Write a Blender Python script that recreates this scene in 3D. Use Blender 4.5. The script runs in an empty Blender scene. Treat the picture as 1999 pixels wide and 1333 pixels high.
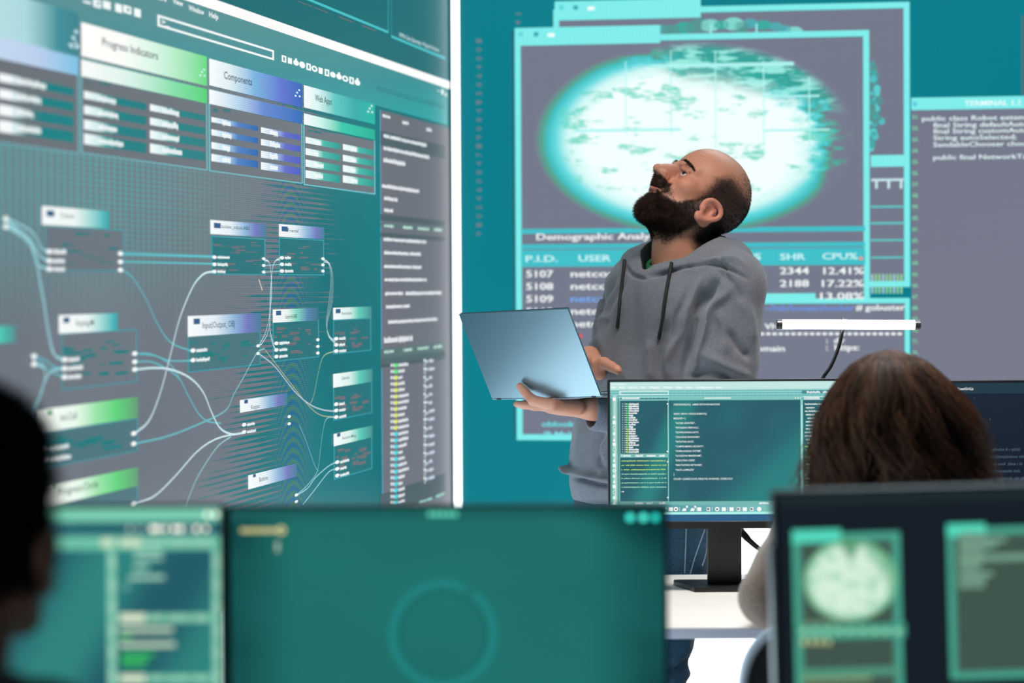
import bpy, bmesh, math, random
import numpy as np
from mathutils import Vector, Matrix
from mathutils.bvhtree import BVHTree

sc = bpy.context.scene
col = sc.collection
random.seed(7)
rng = np.random.default_rng(11)

# ---------------------------------------------------------------- camera
W_PX, H_PX = 1999, 1333
LENS = 100.0
FPX = LENS / 36.0 * W_PX
CX, CY = W_PX / 2, H_PX / 2
CAM = np.array([0.0, 0.0, 1.417])
PITCH, ROLL = math.radians(-1.153), math.radians(-0.30)
_fw = np.array([0, math.cos(PITCH), math.sin(PITCH)])
_r0 = np.array([1.0, 0, 0]); _u0 = np.cross(_r0, _fw)
_rt = math.cos(ROLL) * _r0 + math.sin(ROLL) * _u0
_up = -math.sin(ROLL) * _r0 + math.cos(ROLL) * _u0
cd = bpy.data.cameras.new('camera'); cam = bpy.data.objects.new('camera', cd); col.objects.link(cam)
cd.lens = LENS; cd.sensor_width = 36.0; cd.clip_start = 0.05; cd.clip_end = 100
M = Matrix.Identity(4)
for i in range(3):
    M[i][0] = _rt[i]; M[i][1] = _up[i]; M[i][2] = -_fw[i]; M[i][3] = CAM[i]
cam.matrix_world = M
cd.dof.use_dof = True; cd.dof.focus_distance = 6.35; cd.dof.aperture_fstop = 2.6
sc.camera = cam

# ---------------------------------------------------------------- view, world, room lamps, added low fill
sc.view_settings.view_transform = 'Standard'; sc.view_settings.look = 'None'
sc.view_settings.gamma = 1.0; sc.view_settings.exposure = 0.0
sc.view_settings.use_curve_mapping = False
wd = bpy.data.worlds.new('world'); sc.world = wd; wd.use_nodes = True
bg = wd.node_tree.nodes['Background']; bg.inputs[0].default_value = (0.35, 0.5, 0.55, 1); bg.inputs[1].default_value = 0.05

def area(name, loc, target, size, power, color=(1, 1, 1), spread=180):
    l = bpy.data.lights.new(name, 'AREA'); l.shape = 'RECTANGLE'; l.size = size[0]; l.size_y = size[1]
    l.energy = power; l.color = color; l.spread = math.radians(spread)
    o = bpy.data.objects.new(name, l); col.objects.link(o); o.location = loc
    o.rotation_euler = (Vector(target) - Vector(loc)).to_track_quat('-Z', 'Y').to_euler()
    return o
area('ceiling_softbox', (-0.75, 5.5, 2.95), (0.3, 6.6, 1.55), (0.9, 0.6), 46, (1.0, 0.92, 0.85))
area('ceiling_panel_light', (1.2, 7.6, 2.95), (0.6, 6.4, 1.2), (1.4, 0.5), 16, (0.82, 0.93, 1.0))
area('added_low_fill', (-0.62, 5.25, 0.30), (0.30, 6.55, 0.98), (0.7, 0.35), 20, (0.68, 0.88, 1.0))  # unseen cool lamp added behind the near monitors to brighten the man's lower half
area('ceiling_downlight', (0.75, 5.6, 2.95), (0.75, 5.75, 0.7), (0.9, 0.5), 14, (1.0, 0.95, 0.9), 90)

# ---------------------------------------------------------------- helpers
def lin(c):
    c = np.asarray(c, float) / 255.0
    return np.where(c <= 0.04045, c / 12.92, ((c + 0.055) / 1.055) ** 2.4)

def S(px, py, d):
    """point seen at photo pixel (px, py), d metres in front of the camera"""
    a = (px - CX) / FPX; b = -(py - CY) / FPX
    v = _fw + a * _rt + b * _up
    return CAM + v * d

def ray(px, py):
    a = (px - CX) / FPX; b = -(py - CY) / FPX
    v = _fw + a * _rt + b * _up
    return v / np.linalg.norm(v)

def newmat(name, base=(0.8, 0.8, 0.8), rough=0.5, metal=0.0, **kw):
    m = bpy.data.materials.new(name); m.use_nodes = True
    b = m.node_tree.nodes['Principled BSDF']
    b.inputs['Base Color'].default_value = (*base, 1); b.inputs['Roughness'].default_value = rough
    b.inputs['Metallic'].default_value = metal
    for k, v in kw.items():
        b.inputs[k.replace('_', ' ')].default_value = v
    return m

def nt(m):
    return m.node_tree.nodes, m.node_tree.links, m.node_tree.nodes['Principled BSDF']

def mathn(m, op, a, b=None, c=None, clamp=False):
    n = m.node_tree.nodes.new('ShaderNodeMath'); n.operation = op; n.use_clamp = clamp
    for i, v in enumerate((a, b, c)):
        if v is None: continue
        if isinstance(v, (int, float)): n.inputs[i].default_value = v
        else: m.node_tree.links.new(v, n.inputs[i])
    return n.outputs[0]

def noise(m, vec, scale, detail=3, rough=0.5):
    n = m.node_tree.nodes.new('ShaderNodeTexNoise'); n.inputs['Scale'].default_value = scale
    n.inputs['Detail'].default_value = detail; n.inputs['Roughness'].default_value = rough
    m.node_tree.links.new(vec, n.inputs['Vector']); return n.outputs['Fac']

def mapping(m, vec, scale=(1, 1, 1), loc=(0, 0, 0), rot=(0, 0, 0)):
    n = m.node_tree.nodes.new('ShaderNodeMapping'); n.inputs['Scale'].default_value = scale
    n.inputs['Location'].default_value = loc; n.inputs['Rotation'].default_value = rot
    m.node_tree.links.new(vec, n.inputs['Vector']); return n.outputs[0]

def mix(m, fac, a, b):
    n = m.node_tree.nodes.new('ShaderNodeMix'); n.data_type = 'RGBA'
    for s, v in ((n.inputs['Factor'], fac), (n.inputs['A'], a), (n.inputs['B'], b)):
        if isinstance(v, (int, float)): s.default_value = v
        elif isinstance(v, (tuple, list, np.ndarray)): s.default_value = (*v, 1)
        else: m.node_tree.links.new(v, s)
    return n.outputs['Result']

def smooth(m, x, a, b, lo=0.0, hi=1.0):
    n = m.node_tree.nodes.new('ShaderNodeMapRange'); n.interpolation_type = 'SMOOTHSTEP'
    m.node_tree.links.new(x, n.inputs['Value'])
    n.inputs['From Min'].default_value = a; n.inputs['From Max'].default_value = b
    n.inputs['To Min'].default_value = lo; n.inputs['To Max'].default_value = hi
    return n.outputs['Result']

def coord(m, which='Object'):
    return m.node_tree.nodes.new('ShaderNodeTexCoord').outputs[which]

def sep(m, v):
    n = m.node_tree.nodes.new('ShaderNodeSeparateXYZ'); m.node_tree.links.new(v, n.inputs[0]); return n.outputs

def scalecol(m, c, f):
    n = m.node_tree.nodes.new('ShaderNodeVectorMath'); n.operation = 'SCALE'
    m.node_tree.links.new(c, n.inputs[0])
    if isinstance(f, (int, float)): n.inputs['Scale'].default_value = f
    else: m.node_tree.links.new(f, n.inputs['Scale'])
    return n.outputs[0]

def bump(m, h, strength=0.3, dist=0.01):
    n = m.node_tree.nodes.new('ShaderNodeBump'); n.inputs['Strength'].default_value = strength
    n.inputs['Distance'].default_value = dist
    m.node_tree.links.new(h, n.inputs['Height']); m.node_tree.links.new(n.outputs[0], m.node_tree.nodes['Principled BSDF'].inputs['Normal'])

def wloc(o):
    v = np.zeros(3)
    while o is not None:
        v = v + np.array(o.location); o = o.parent
    return v

def thing(name, label, cat, loc=(0, 0, 0), group=None):
    o = bpy.data.objects.new(name, None); col.objects.link(o); o.location = [float(v) for v in loc]; o.empty_display_size = 0.1
    return tag(o, label, cat, group)

def tag(o, label, cat, group=None):
    o['label'] = label; o['category'] = cat; o['kind'] = 'thing'
    if group: o['group'] = group
    return o

def mesh(name, verts, faces, m, parent=None, smooth_sh=False, loc=None, colors=None, uvs=None):
    """verts in world space; becomes a child of parent, or a top-level object with its origin at loc"""
    verts = np.asarray(verts, np.float64)
    off = wloc(parent) if parent is not None else np.zeros(3)
    l = np.zeros(3)
    if loc is not None: l = np.asarray(loc, float) - off
    me = bpy.data.meshes.new(name)
    v = verts - off - l
    if isinstance(faces, np.ndarray):
        me.vertices.add(len(v)); me.vertices.foreach_set('co', v.astype(np.float32).ravel())
        k = faces.shape[1]
        me.loops.add(faces.size); me.loops.foreach_set('vertex_index', faces.astype(np.int32).ravel())
        me.polygons.add(len(faces)); me.polygons.foreach_set('loop_start', np.arange(0, faces.size, k, dtype=np.int32))
        me.update(calc_edges=True); me.validate()
    else:
        me.from_pydata(v.tolist(), [], faces)
    if smooth_sh:
        me.polygons.foreach_set('use_smooth', np.ones(len(me.polygons), bool))
    if colors is not None:
        a = me.color_attributes.new('col', 'FLOAT_COLOR', 'POINT')
        c = np.ones((len(v), 4), np.float32); c[:, :3] = colors
        a.data.foreach_set('color', c.ravel())
    if uvs is not None:
        uvl = me.uv_layers.new(name='UVMap'); li = np.zeros(len(me.loops), np.int32); me.loops.foreach_get('vertex_index', li)
        uvl.data.foreach_set('uv', np.asarray(uvs, np.float32)[li].ravel())
    me.update()
    if m is not None: me.materials.append(m)
    o = bpy.data.objects.new(name, me); col.objects.link(o)
    if parent is not None: o.parent = parent
    o.location = l
    return o

def bm_obj(name, bm, m, parent=None, smooth_sh=True, loc=None):
    bm.verts.index_update()
    v = [tuple(x.co) for x in bm.verts]; f = [[q.index for q in p.verts] for p in bm.faces]
    bm.free()
    o = mesh(name, v, f, m, parent, smooth_sh, loc)
    if smooth_sh:
        try: o.data.set_sharp_from_angle(angle=math.radians(38))
        except Exception: pass
    return o

def add_box(bm, c, ax, half, bev=0.0, seg=2):
    """box: centre c, ax = three unit axes, half sizes; bevelled"""
    ax = [np.asarray(a, float) for a in ax]; c = np.asarray(c, float)
    b2 = bmesh.new(); bmesh.ops.create_cube(b2, size=2.0)
    for v in b2.verts:
        p = c + sum(ax[i] * half[i] * v.co[i] for i in range(3)); v.co = p
    if bev > 0:
        bmesh.ops.bevel(b2, geom=list(b2.edges), offset=bev, segments=seg, profile=0.6, affect='EDGES')
    bmesh.ops.recalc_face_normals(b2, faces=list(b2.faces))
    join(bm, b2)

def join(bm, b2):
    mp = [bm.verts.new(v.co) for v in b2.verts]
    b2.verts.index_update()
    for f in b2.faces:
        try: bm.faces.new([mp[v.index] for v in f.verts])
        except ValueError: pass
    b2.free()

def frame_of(d):
    d = np.asarray(d, float); d = d / np.linalg.norm(d)
    a = np.array([0, 0, 1.0]) if abs(d[2]) < 0.9 else np.array([1.0, 0, 0])
    u = np.cross(d, a); u /= np.linalg.norm(u); return u, np.cross(u, d), d

def add_tube(bm, pts, rad, n=10, cap=True):
    pts = [np.asarray(p, float) for p in pts]
    if not hasattr(rad, '__len__'): rad = [rad] * len(pts)
    rings = []; u = None
    for i, p in enumerate(pts):
        t = pts[min(i + 1, len(pts) - 1)] - pts[max(i - 1, 0)]
        t = t / (np.linalg.norm(t) + 1e-12)
        if u is None: u, w, _ = frame_of(t)
        else:
            u = u - t * (u @ t); u /= np.linalg.norm(u)
        w = np.cross(t, u)
        rings.append([bm.verts.new(p + rad[i] * (math.cos(a) * u + math.sin(a) * w)) for a in np.linspace(0, 2 * math.pi, n, endpoint=False)])
    for a, b in zip(rings[:-1], rings[1:]):
        for k in range(n):
            bm.faces.new((a[k], a[(k + 1) % n], b[(k + 1) % n], b[k]))
    if cap:
        bm.faces.new(rings[0][::-1]); bm.faces.new(rings[-1])

def spline(P, n=12):
    """Catmull-Rom through the points"""
    P = [np.asarray(p, float) for p in P]; P = [2 * P[0] - P[1]] + P + [2 * P[-1] - P[-2]]; out = []
    for i in range(1, len(P) - 2):
        for t in np.linspace(0, 1, n, endpoint=(i == len(P) - 3)):
            a, b, c, d = P[i - 1:i + 3]
            out.append(0.5 * ((2 * b) + (c - a) * t + (2 * a - 5 * b + 4 * c - d) * t * t + (3 * b - a - 3 * c + d) * t ** 3))
    return out

# ---------------------------------------------------------------- displayed graphics (real emitting pixels on a screen plane)
def screen_mat(name, strength=1.0, base=0.004, rough=0.35, pitch=None, amp=0.0, vert=True):
    m = newmat(name, (base,) * 3, rough); N, Lk, b = nt(m)
    a = N.new('ShaderNodeAttribute'); a.attribute_name = 'col'
    c = a.outputs['Color']
    if pitch:
        c = led_rows(m, c, pitch, amp, vert)
    Lk.new(c, b.inputs['Emission Color']); b.inputs['Emission Strength'].default_value = strength
    b.inputs['Specular IOR Level'].default_value = 0.05
    m.cycles.emission_sampling = 'NONE'
    return m

def led_rows(m, c, pitch, amp, vert):
    uv = sep(m, coord(m, 'UV'))
    s = mathn(m, 'SINE', mathn(m, 'MULTIPLY', uv[1], 2 * math.pi / pitch))
    f = mathn(m, 'MULTIPLY_ADD', s, amp, 1.0)
    if vert:
        s2 = mathn(m, 'SINE', mathn(m, 'MULTIPLY', uv[0], 2 * math.pi / pitch))
        f = mathn(m, 'MULTIPLY', f, mathn(m, 'MULTIPLY_ADD', s2, amp, 1.0))
    return scalecol(m, c, f)

_glyph = {}
def glyphs(s, bold):
    k = (s, bold)
    if k not in _glyph:
        cu = bpy.data.curves.new('t', 'FONT'); cu.body = s; cu.size = 1.0; cu.offset = bold; cu.resolution_u = 2
        o = bpy.data.objects.new('t', cu); me = o.to_mesh()
        v = np.array([x.co[:] for x in me.vertices]) if len(me.vertices) else np.zeros((0, 3))
        f = [list(p.vertices) for p in me.polygons]
        o.to_mesh_clear(); bpy.data.objects.remove(o); bpy.data.curves.remove(cu)
        _glyph[k] = (v, f)
    return _glyph[k]

class Plane:
    def __init__(s, O, U, V, step=0.0006):
        s.O = np.asarray(O, float); s.U = np.asarray(U, float); s.V = np.asarray(V, float)
        s.U /= np.linalg.norm(s.U); s.V /= np.linalg.norm(s.V)
        s.N = np.cross(s.U, s.V); s.step = step
    def uv(s, px, py):
        r = ray(px, py); t = ((s.O - CAM) @ s.N) / (r @ s.N); p = CAM + r * t - s.O
        return np.array([p @ s.U, p @ s.V])
    def at(s, u, v, h=0.0):
        return s.O + s.U * u + s.V * v + s.N * h
    def size(s, px, py):      # metres per photo pixel about there (u, v)
        a = s.uv(px, py); return abs(s.uv(px + 1, py)[0] - a[0]), abs(s.uv(px, py + 1)[1] - a[1])

class Img:
    """a flat picture made of coloured faces on a Plane, one mesh"""
    def __init__(s, pl): s.pl = pl; s.v = []; s.f = []; s.c = []; s.uvs = []
    def quad_uv(s, P, C, L):
        i = len(s.v)
        for (u, v), c in zip(P, C):
            s.v.append(s.pl.at(u, v, L * s.pl.step)); s.c.append(lin(c)); s.uvs.append((u, v))
        s.f.append(list(range(i, i + len(P))))
    def ruv(s, u0, v0, u1, v1, C, L):
        C = [C] * 4 if not hasattr(C[0], '__len__') else C
        s.quad_uv([(u0, v0), (u1, v0), (u1, v1), (u0, v1)], [C[0], C[1], C[2], C[3]], L)
    def rect(s, x0, y0, x1, y1, C, L=1):
        """photo pixels of upper-left and lower-right corners; C one colour or bl,br,tr,tl"""
        a = s.pl.uv(x0, y0); b = s.pl.uv(x1, y1); s.ruv(a[0], b[1], b[0], a[1], C, L)
    def grad(s, x0, y0, x1, y1, stops, L=1):
        """horizontal gradient, stops [(t, colour)...]"""
        a = s.pl.uv(x0, y0); b = s.pl.uv(x1, y1)
        for (t0, c0), (t1, c1) in zip(stops[:-1], stops[1:]):
            s.ruv(a[0] + (b[0] - a[0]) * t0, b[1], a[0] + (b[0] - a[0]) * t1, a[1], [c0, c1, c1, c0], L)
    def frame(s, x0, y0, x1, y1, w, C, L=1, sides='ltrb'):
        a = s.pl.uv(x0, y0); b = s.pl.uv(x1, y1); q, k = s.pl.size(x0, y0); q *= w; k *= w
        if 'l' in sides: s.ruv(a[0], b[1], a[0] + q, a[1], C, L)
        if 'r' in sides: s.ruv(b[0] - q, b[1], b[0], a[1], C, L)
        if 't' in sides: s.ruv(a[0] + q, a[1] - k, b[0] - q, a[1], C, L)
        if 'b' in sides: s.ruv(a[0] + q, b[1], b[0] - q, b[1] + k, C, L)
    def disc(s, x, y, r, C, L=1, n=14, C2=None, asp=1.0):
        c = s.pl.uv(x, y); m = s.pl.size(x, y)
        P = [(c[0] + m[0] * r * asp * math.cos(t), c[1] + m[1] * r * math.sin(t)) for t in np.linspace(0, 2 * math.pi, n, endpoint=False)]
        s.quad_uv(P, [C] * n, L)
    def ring(s, x, y, r0, r1, C, L=1, a0=0.0, a1=360.0, n=72, C0=None):
        c = s.pl.uv(x, y); mu, mv = s.pl.size(x, y); T = np.radians(np.linspace(a0, a1, n))
        for t0, t1 in zip(T[:-1], T[1:]):
            P = [(c[0] + mu * r * math.cos(t), c[1] + mv * r * math.sin(t)) for r, t in ((r0, t0), (r1, t0), (r1, t1), (r0, t1))]
            k = C0 if C0 is not None else C
            s.quad_uv(P, [k, C, C, k], L)
    def line(s, pts, w, C, L=1, n=10, C1=None):
        """curve through photo pixels, w = width in photo pixels at the plane there"""
        q = [s.pl.uv(*p) for p in pts]
        if len(q) > 2: q = spline(q, n)
        q = [np.asarray(p) for p in q]; N = len(q); C1 = C1 or C
        wid = []
        for i in range(N):
            wid.append(0)
        m0 = min(s.pl.size(*pts[0])[1], 1); m1 = s.pl.size(*pts[-1])[1]
        e = []
        for i, p in enumerate(q):
            t = q[min(i + 1, N - 1)] - q[max(i - 1, 0)]; t /= np.linalg.norm(t) + 1e-12
            nrm = np.array([-t[1], t[0]]) * w * 0.5 * (m0 + (m1 - m0) * i / max(N - 1, 1))
            f = i / max(N - 1, 1); cc = np.asarray(C) * (1 - f) + np.asarray(C1) * f
            e.append((p - nrm, p + nrm, cc))
        for (a, b, c0), (a2, b2, c1) in zip(e[:-1], e[1:]):
            s.quad_uv([a, a2, b2, b], [c0, c1, c1, c0], L)
    def bez(s, p0, p1, w, C, L=1, k=0.5, C1=None):
        (x0, y0), (x1, y1) = p0, p1; dx = (x1 - x0) * k
        P = []
        for t in np.linspace(0, 1, 9):
            a = np.array([x0, y0]); b = np.array([x0 + dx, y0]); c = np.array([x1 - dx, y1]); d = np.array([x1, y1])
            P.append(tuple((1 - t) ** 3 * a + 3 * (1 - t) ** 2 * t * b + 3 * (1 - t) * t * t * c + t ** 3 * d))
        s.line(P, w, C, L, 3, C1)
    def text(s, t, x0, y0, x1, y1, h, C, L=2, bold=0.0, rot=False):
        """baseline from pixel (x0,y0) to (x1,y1), capital height h pixels"""
        if bold > 0.021:                     # heavy face: strokes widened sideways
            d = h * bold * 0.9
            for k in (-1, 0, 1): s.text(t, x0 + k * d, y0, x1 + k * d, y1, h, C, L + .02 * k, 0.008)
            return
        V, F = glyphs(t, bold)
        if not len(V): return
        a = s.pl.uv(x0, y0); b = s.pl.uv(x1, y1); cap = s.pl.uv(x0, y0 - h)[1] - a[1]
        w0, w1 = V[:, 0].min(), V[:, 0].max(); hs = cap / 0.729
        va = (a[1] + b[1]) / 2
        i = len(s.v); cl = lin(C)
        for v in V:
            u = a[0] + (v[0] - w0) / (w1 - w0) * (b[0] - a[0]); w = va + v[1] * hs
            s.v.append(s.pl.at(u, w, L * s.pl.step)); s.c.append(cl); s.uvs.append((u, w))
        s.f += [[q + i for q in f] for f in F]
    def tick(s, t, cx, cy, w, h, C, L=2, bold=0.02):
        """characters standing on their side, reading upward, centred at pixel"""
        V, F = glyphs(t, bold)
        if not len(V): return
        a = s.pl.uv(cx, cy); m = s.pl.size(cx, cy)
        x0, x1, y0, y1 = V[:, 0].min(), V[:, 0].max(), V[:, 1].min(), V[:, 1].max(); i = len(s.v); cl = lin(C)
        for v in V:
            u = a[0] - ((v[1] - y0) / (y1 - y0 + 1e-9) - 0.5) * w * m[0]; q = a[1] + ((v[0] - x0) / (x1 - x0 + 1e-9) - 0.5) * h * m[1]
            s.v.append(s.pl.at(u, q, L * s.pl.step)); s.c.append(cl); s.uvs.append((u, q))
        s.f += [[q + i for q in f] for f in F]
    def greek(s, x0, y0, x1, h, C, L=2, gap=0.12, cw=0.55, seed=None):
        """an unreadable run of small characters: one little block per character, x-height h pixels"""
        r = random.Random(seed if seed is not None else int(x0 * 7 + y0 * 13))
        a = s.pl.uv(x0, y0); b = s.pl.uv(x1, y0); hh = s.pl.uv(x0, y0 - h)[1] - a[1]; u = a[0]
        st = hh * cw
        while u < b[0]:
            if r.random() < gap: u += st; continue
            tall = r.random(); top = hh * (1.35 if tall < 0.25 else 1.0); bot = -hh * (0.3 if tall > 0.88 else 0)
            s.ruv(u, a[1] + bot, min(u + st * 0.8, b[0] + st), a[1] + top, C, L); u += st
    def build(s, name, m, parent):
        return mesh(name, s.v, s.f, m, parent, False, None, np.array(s.c), np.array(s.uvs))
# ---------------------------------------------------------------- room shell
A = math.radians(10.16)
dL = np.array([math.sin(A), math.cos(A), 0]); dB = np.array([math.cos(A), -math.sin(A), 0]); Z3 = np.array([0, 0, 1.0])
CORNER = S(882, 555, 8.2); CORNER[2] = 0.0
CEIL = 3.1
m_wall = newmat('charcoal_wall_paint', lin((70, 76, 82)), 0.8)
_n = nt(m_wall); bump(m_wall, noise(m_wall, coord(m_wall), 90), 0.1, 0.002)
m_floor = newmat('pale_vinyl_floor', lin((168, 170, 172)), 0.35)
N, Lk, b = nt(m_floor); Lk.new(mix(m_floor, noise(m_floor, coord(m_floor), 6, 5), lin((150, 153, 156)), lin((182, 184, 186))), b.inputs['Base Color'])
m_ceil = newmat('white_ceiling', lin((120, 122, 124)), 0.9)
N, Lk, b = nt(m_ceil); bump(m_ceil, noise(m_ceil, coord(m_ceil), 160), 0.2, 0.002)

def struct(name, bm, m):
    o = bm_obj(name, bm, m, None, False); o['kind'] = 'structure'; return o
PANEL_T = 0.06
bm = bmesh.new(); add_box(bm, CORNER + dL * (-5.0 + 0.1) - dB * (PANEL_T + 0.052) + Z3 * CEIL / 2, (dL, dB, Z3), (5.2, 0.05, CEIL / 2)); struct('wall_left', bm, m_wall)
bm = bmesh.new(); add_box(bm, CORNER + dB * 3.2 + dL * (PANEL_T + 0.052) + Z3 * CEIL / 2, (dL, dB, Z3), (0.05, 3.3, CEIL / 2)); struct('wall_back', bm, m_wall)
bm = bmesh.new(); add_box(bm, CORNER - dL * 4.9 + dB * 3.1 - Z3 * 0.05, (dL, dB, Z3), (5.2, 3.35, 0.05)); struct('floor', bm, m_floor)
bm = bmesh.new(); add_box(bm, CORNER - dL * 4.9 + dB * 3.1 + Z3 * (CEIL + 0.05), (dL, dB, Z3), (5.2, 3.35, 0.05)); struct('ceiling', bm, m_ceil)

PL = Plane(CORNER, dL, Z3, 0.0012)      # u is negative towards the viewer along the left wall
PB = Plane(CORNER, dB, Z3, 0.0012)
m_gL = screen_mat('left_video_wall_pixels', 1.0, 0.03, 0.4, 0.0042, 0.17, False)
m_gB = screen_mat('back_video_wall_pixels', 1.0, 0.004, 0.4, 0.0062, 0.10, True)
m_black = newmat('black_plastic', lin((20, 21, 23)), 0.42)
N, Lk, b = nt(m_black); bump(m_black, noise(m_black, coord(m_black), 700), 0.08, 0.001)

def panel(name, pl, u0, v0, u1, v1, m, parent, t=PANEL_T, n=1):
    P = [pl.at(u, v, h) for h in (0, -t) for (u, v) in ((u0, v0), (u1, v0), (u1, v1), (u0, v1))]
    F = [[0, 1, 2, 3], [7, 6, 5, 4], [0, 4, 5, 1], [1, 5, 6, 2], [2, 6, 7, 3], [3, 7, 4, 0]]
    uv = [(u0, v0), (u1, v0), (u1, v1), (u0, v1)] * 2
    return mesh(name, P, F, m, parent, False, None, None, uv)

# background of the left wall: grey breaking up into teal in fine rows
def left_bg_mat():
    m = newmat('left_video_wall_background', (0.006,) * 3, 0.4, Specular_IOR_Level=0.05); N, Lk, b = nt(m)
    uvv = coord(m, 'UV'); uv = sep(m, uvv); u, v = uv[0], uv[1]
    nz = noise(m, mapping(m, uvv, (3.0, 60.0, 1)), 1.0, 4, 0.6)
    nz2 = noise(m, mapping(m, uvv, (1.3, 1.6, 1)), 1.0, 3, 0.5)
    rows = mathn(m, 'SINE', mathn(m, 'MULTIPLY', v, 2 * math.pi / 0.0115))
    base = smooth(m, u, -2.75, -1.15, 0.0, 1.0)                     # along the wall
    low = smooth(m, v, 1.75, 0.75, -0.12, 0.22)
    f = mathn(m, 'ADD', base, low)
    f = mathn(m, 'MULTIPLY_ADD', mathn(m, 'SUBTRACT', nz, 0.5), 0.9, f)
    f = mathn(m, 'MULTIPLY_ADD', mathn(m, 'SUBTRACT', nz2, 0.5), 0.7, f)
    f = mathn(m, 'MULTIPLY_ADD', rows, 0.22, f)
    fac = smooth(m, f, 0.38, 0.62)
    g = mix(m, nz2, lin((98, 108, 118)), lin((122, 126, 136)))
    t = mix(m, nz2, lin((8, 96, 104)), lin((0, 128, 132)))
    c = mix(m, fac, g, t)
    # editor grid, clearest near the viewer's end of the wall
    gu = mathn(m, 'ABSOLUTE', mathn(m, 'SUBTRACT', mathn(m, 'FRACT', mathn(m, 'DIVIDE', u, 0.034)), 0.5))
    gv = mathn(m, 'ABSOLUTE', mathn(m, 'SUBTRACT', mathn(m, 'FRACT', mathn(m, 'DIVIDE', v, 0.0095)), 0.5))
    g1 = mathn(m, 'MAXIMUM', smooth(m, gu, 0.30, 0.42), smooth(m, gv, 0.28, 0.42, 0, 0.75))
    wx = mathn(m, 'MULTIPLY', smooth(m, u, -1.9, -3.3, 0.0, 1.0), smooth(m, v, 1.30, 1.60, 0.0, 1.0))
    c = mix(m, mathn(m, 'MULTIPLY', g1, mathn(m, 'MULTIPLY', wx, 0.85)), c, lin((80, 172, 168)))
    # fine colour fringes that a camera catches on the sharpest columns
    mo = mathn(m, 'SINE', mathn(m, 'ADD', mathn(m, 'MULTIPLY', v, 260.0), mathn(m, 'MULTIPLY', mathn(m, 'POWER', mathn(m, 'ADD', u, 1.83), 2.0), 900.0)))
    band = mathn(m, 'MULTIPLY', smooth(m, mathn(m, 'ABSOLUTE', mathn(m, 'ADD', u, 1.83)), 0.30, 0.02), 0.26)
    c = mix(m, mathn(m, 'MULTIPLY', band, mathn(m, 'MULTIPLY_ADD', mo, 0.5, 0.5)), c, lin((120, 140, 40)))
    c = mix(m, mathn(m, 'MULTIPLY', band, mathn(m, 'MULTIPLY_ADD', mo, -0.5, 0.5)), c, lin((50, 60, 190)))
    c = mix(m, smooth(m, v, .752, .742), c, (2.3, 2.75, 3.0))  # unseen white band added along the foot, lights the man from below
    # row structure of the tiles
    s = mathn(m, 'MULTIPLY_ADD', mathn(m, 'SINE', mathn(m, 'MULTIPLY', v, 2 * math.pi / 0.0042)), 0.21, 0.97)
    Lk.new(scalecol(m, c, s), b.inputs['Emission Color']); b.inputs['Emission Strength'].default_value = 1.0
    return m

def back_bg_mat():
    m = newmat('back_video_wall_background', (0.006,) * 3, 0.4, Specular_IOR_Level=0.05); N, Lk, b = nt(m)
    uvv = coord(m, 'UV'); uv = sep(m, uvv)
    nz = noise(m, mapping(m, uvv, (1.2, 1.2, 1)), 1.0, 3)
    c = mix(m, nz, lin((0, 118, 134)), lin((4, 132, 144)))
    c = mix(m, smooth(m, uv[1], 0.752, 0.742), c, (1.9, 1.9, 1.95))
    c = led_rows(m, c, 0.0062, 0.11, True)
    Lk.new(c, b.inputs['Emission Color']); b.inputs['Emission Strength'].default_value = 1.0
    return m

# ---------------------------------------------------------------- left video wall
LW = thing('video_wall', 'large video wall along the left side showing node boxes joined by curved links', 'video wall', CORNER - dL * 4)
panel('screen_panel', PL, -8.6, 0.03, -0.012, 3.02, left_bg_mat(), LW)
W = (246, 250, 250); TEAL = (0, 124, 128); CY1 = (120, 205, 215)

g = Img(PL)                                   # upper application above the white rule
g.quad_uv([PL.uv(0, -130), PL.uv(390, 0), PL.uv(871, 164), (-0.02, 3.0), (PL.uv(0, -130)[0], 3.0)], [(6, 100, 106)] * 5, 0.4)
g.line([(560, -18), (757, 63)], 5, (70, 190, 195), 1); g.line([(757, -60), (757, 63)], 4, (70, 180, 185), 1)
g.line([(763, 71), (868, 114)], 5, (70, 190, 195), 1); g.line([(763, -60), (763, 71)], 3, (60, 170, 175), 1)
for i, x in enumerate((580, 612, 660, 705)): g.line([(x, 2 + (x - 580) * .38), (x + 28, 13 + (x - 580) * .38)], 1.5, (120, 105, 110), 1)
g.text('VPN Set Identity Wpad Active', 777, 70, 855, 103, 9, (200, 225, 228), 2, 0.01)
g.build('upper_application', m_gL, LW)

g = Img(PL)                                   # title bar, tools, search field
a = PL.uv(0, -130); b_ = PL.uv(871, 176); c0 = PL.uv(0, 28); vtop = PL.uv(400, 12)[1]
vb = PL.uv(735, 206)[1]
g.ruv(PL.uv(-60, 0)[0], vb, PL.uv(480, 0)[0], vtop, [(84, 140, 146), (60, 140, 146), (84, 140, 142), (96, 140, 146)], 0.5)
g.ruv(PL.uv(480, 0)[0], vb, PL.uv(872, 0)[0], vtop, [(60, 140, 146), (20, 160, 160), (40, 140, 142), (84, 140, 142)], 0.5)
vw0, vw1 = PL.uv(871, 172)[1], PL.uv(871, 157)[1]
g.ruv(PL.uv(-60, 0)[0], vw0, -0.02, vw1, (255, 252, 250), 1.5)
g.text('Run', 287, -8, 322, 3, 11, W, 2, 0.02); g.text('View', 335, 6, 355, 13, 11, W, 2, 0.02)
g.text('Window', 366, 19, 396, 30, 11, W, 2, 0.02); g.text('Help', 406, 32, 424, 39, 11, W, 2, 0.02)
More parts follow.
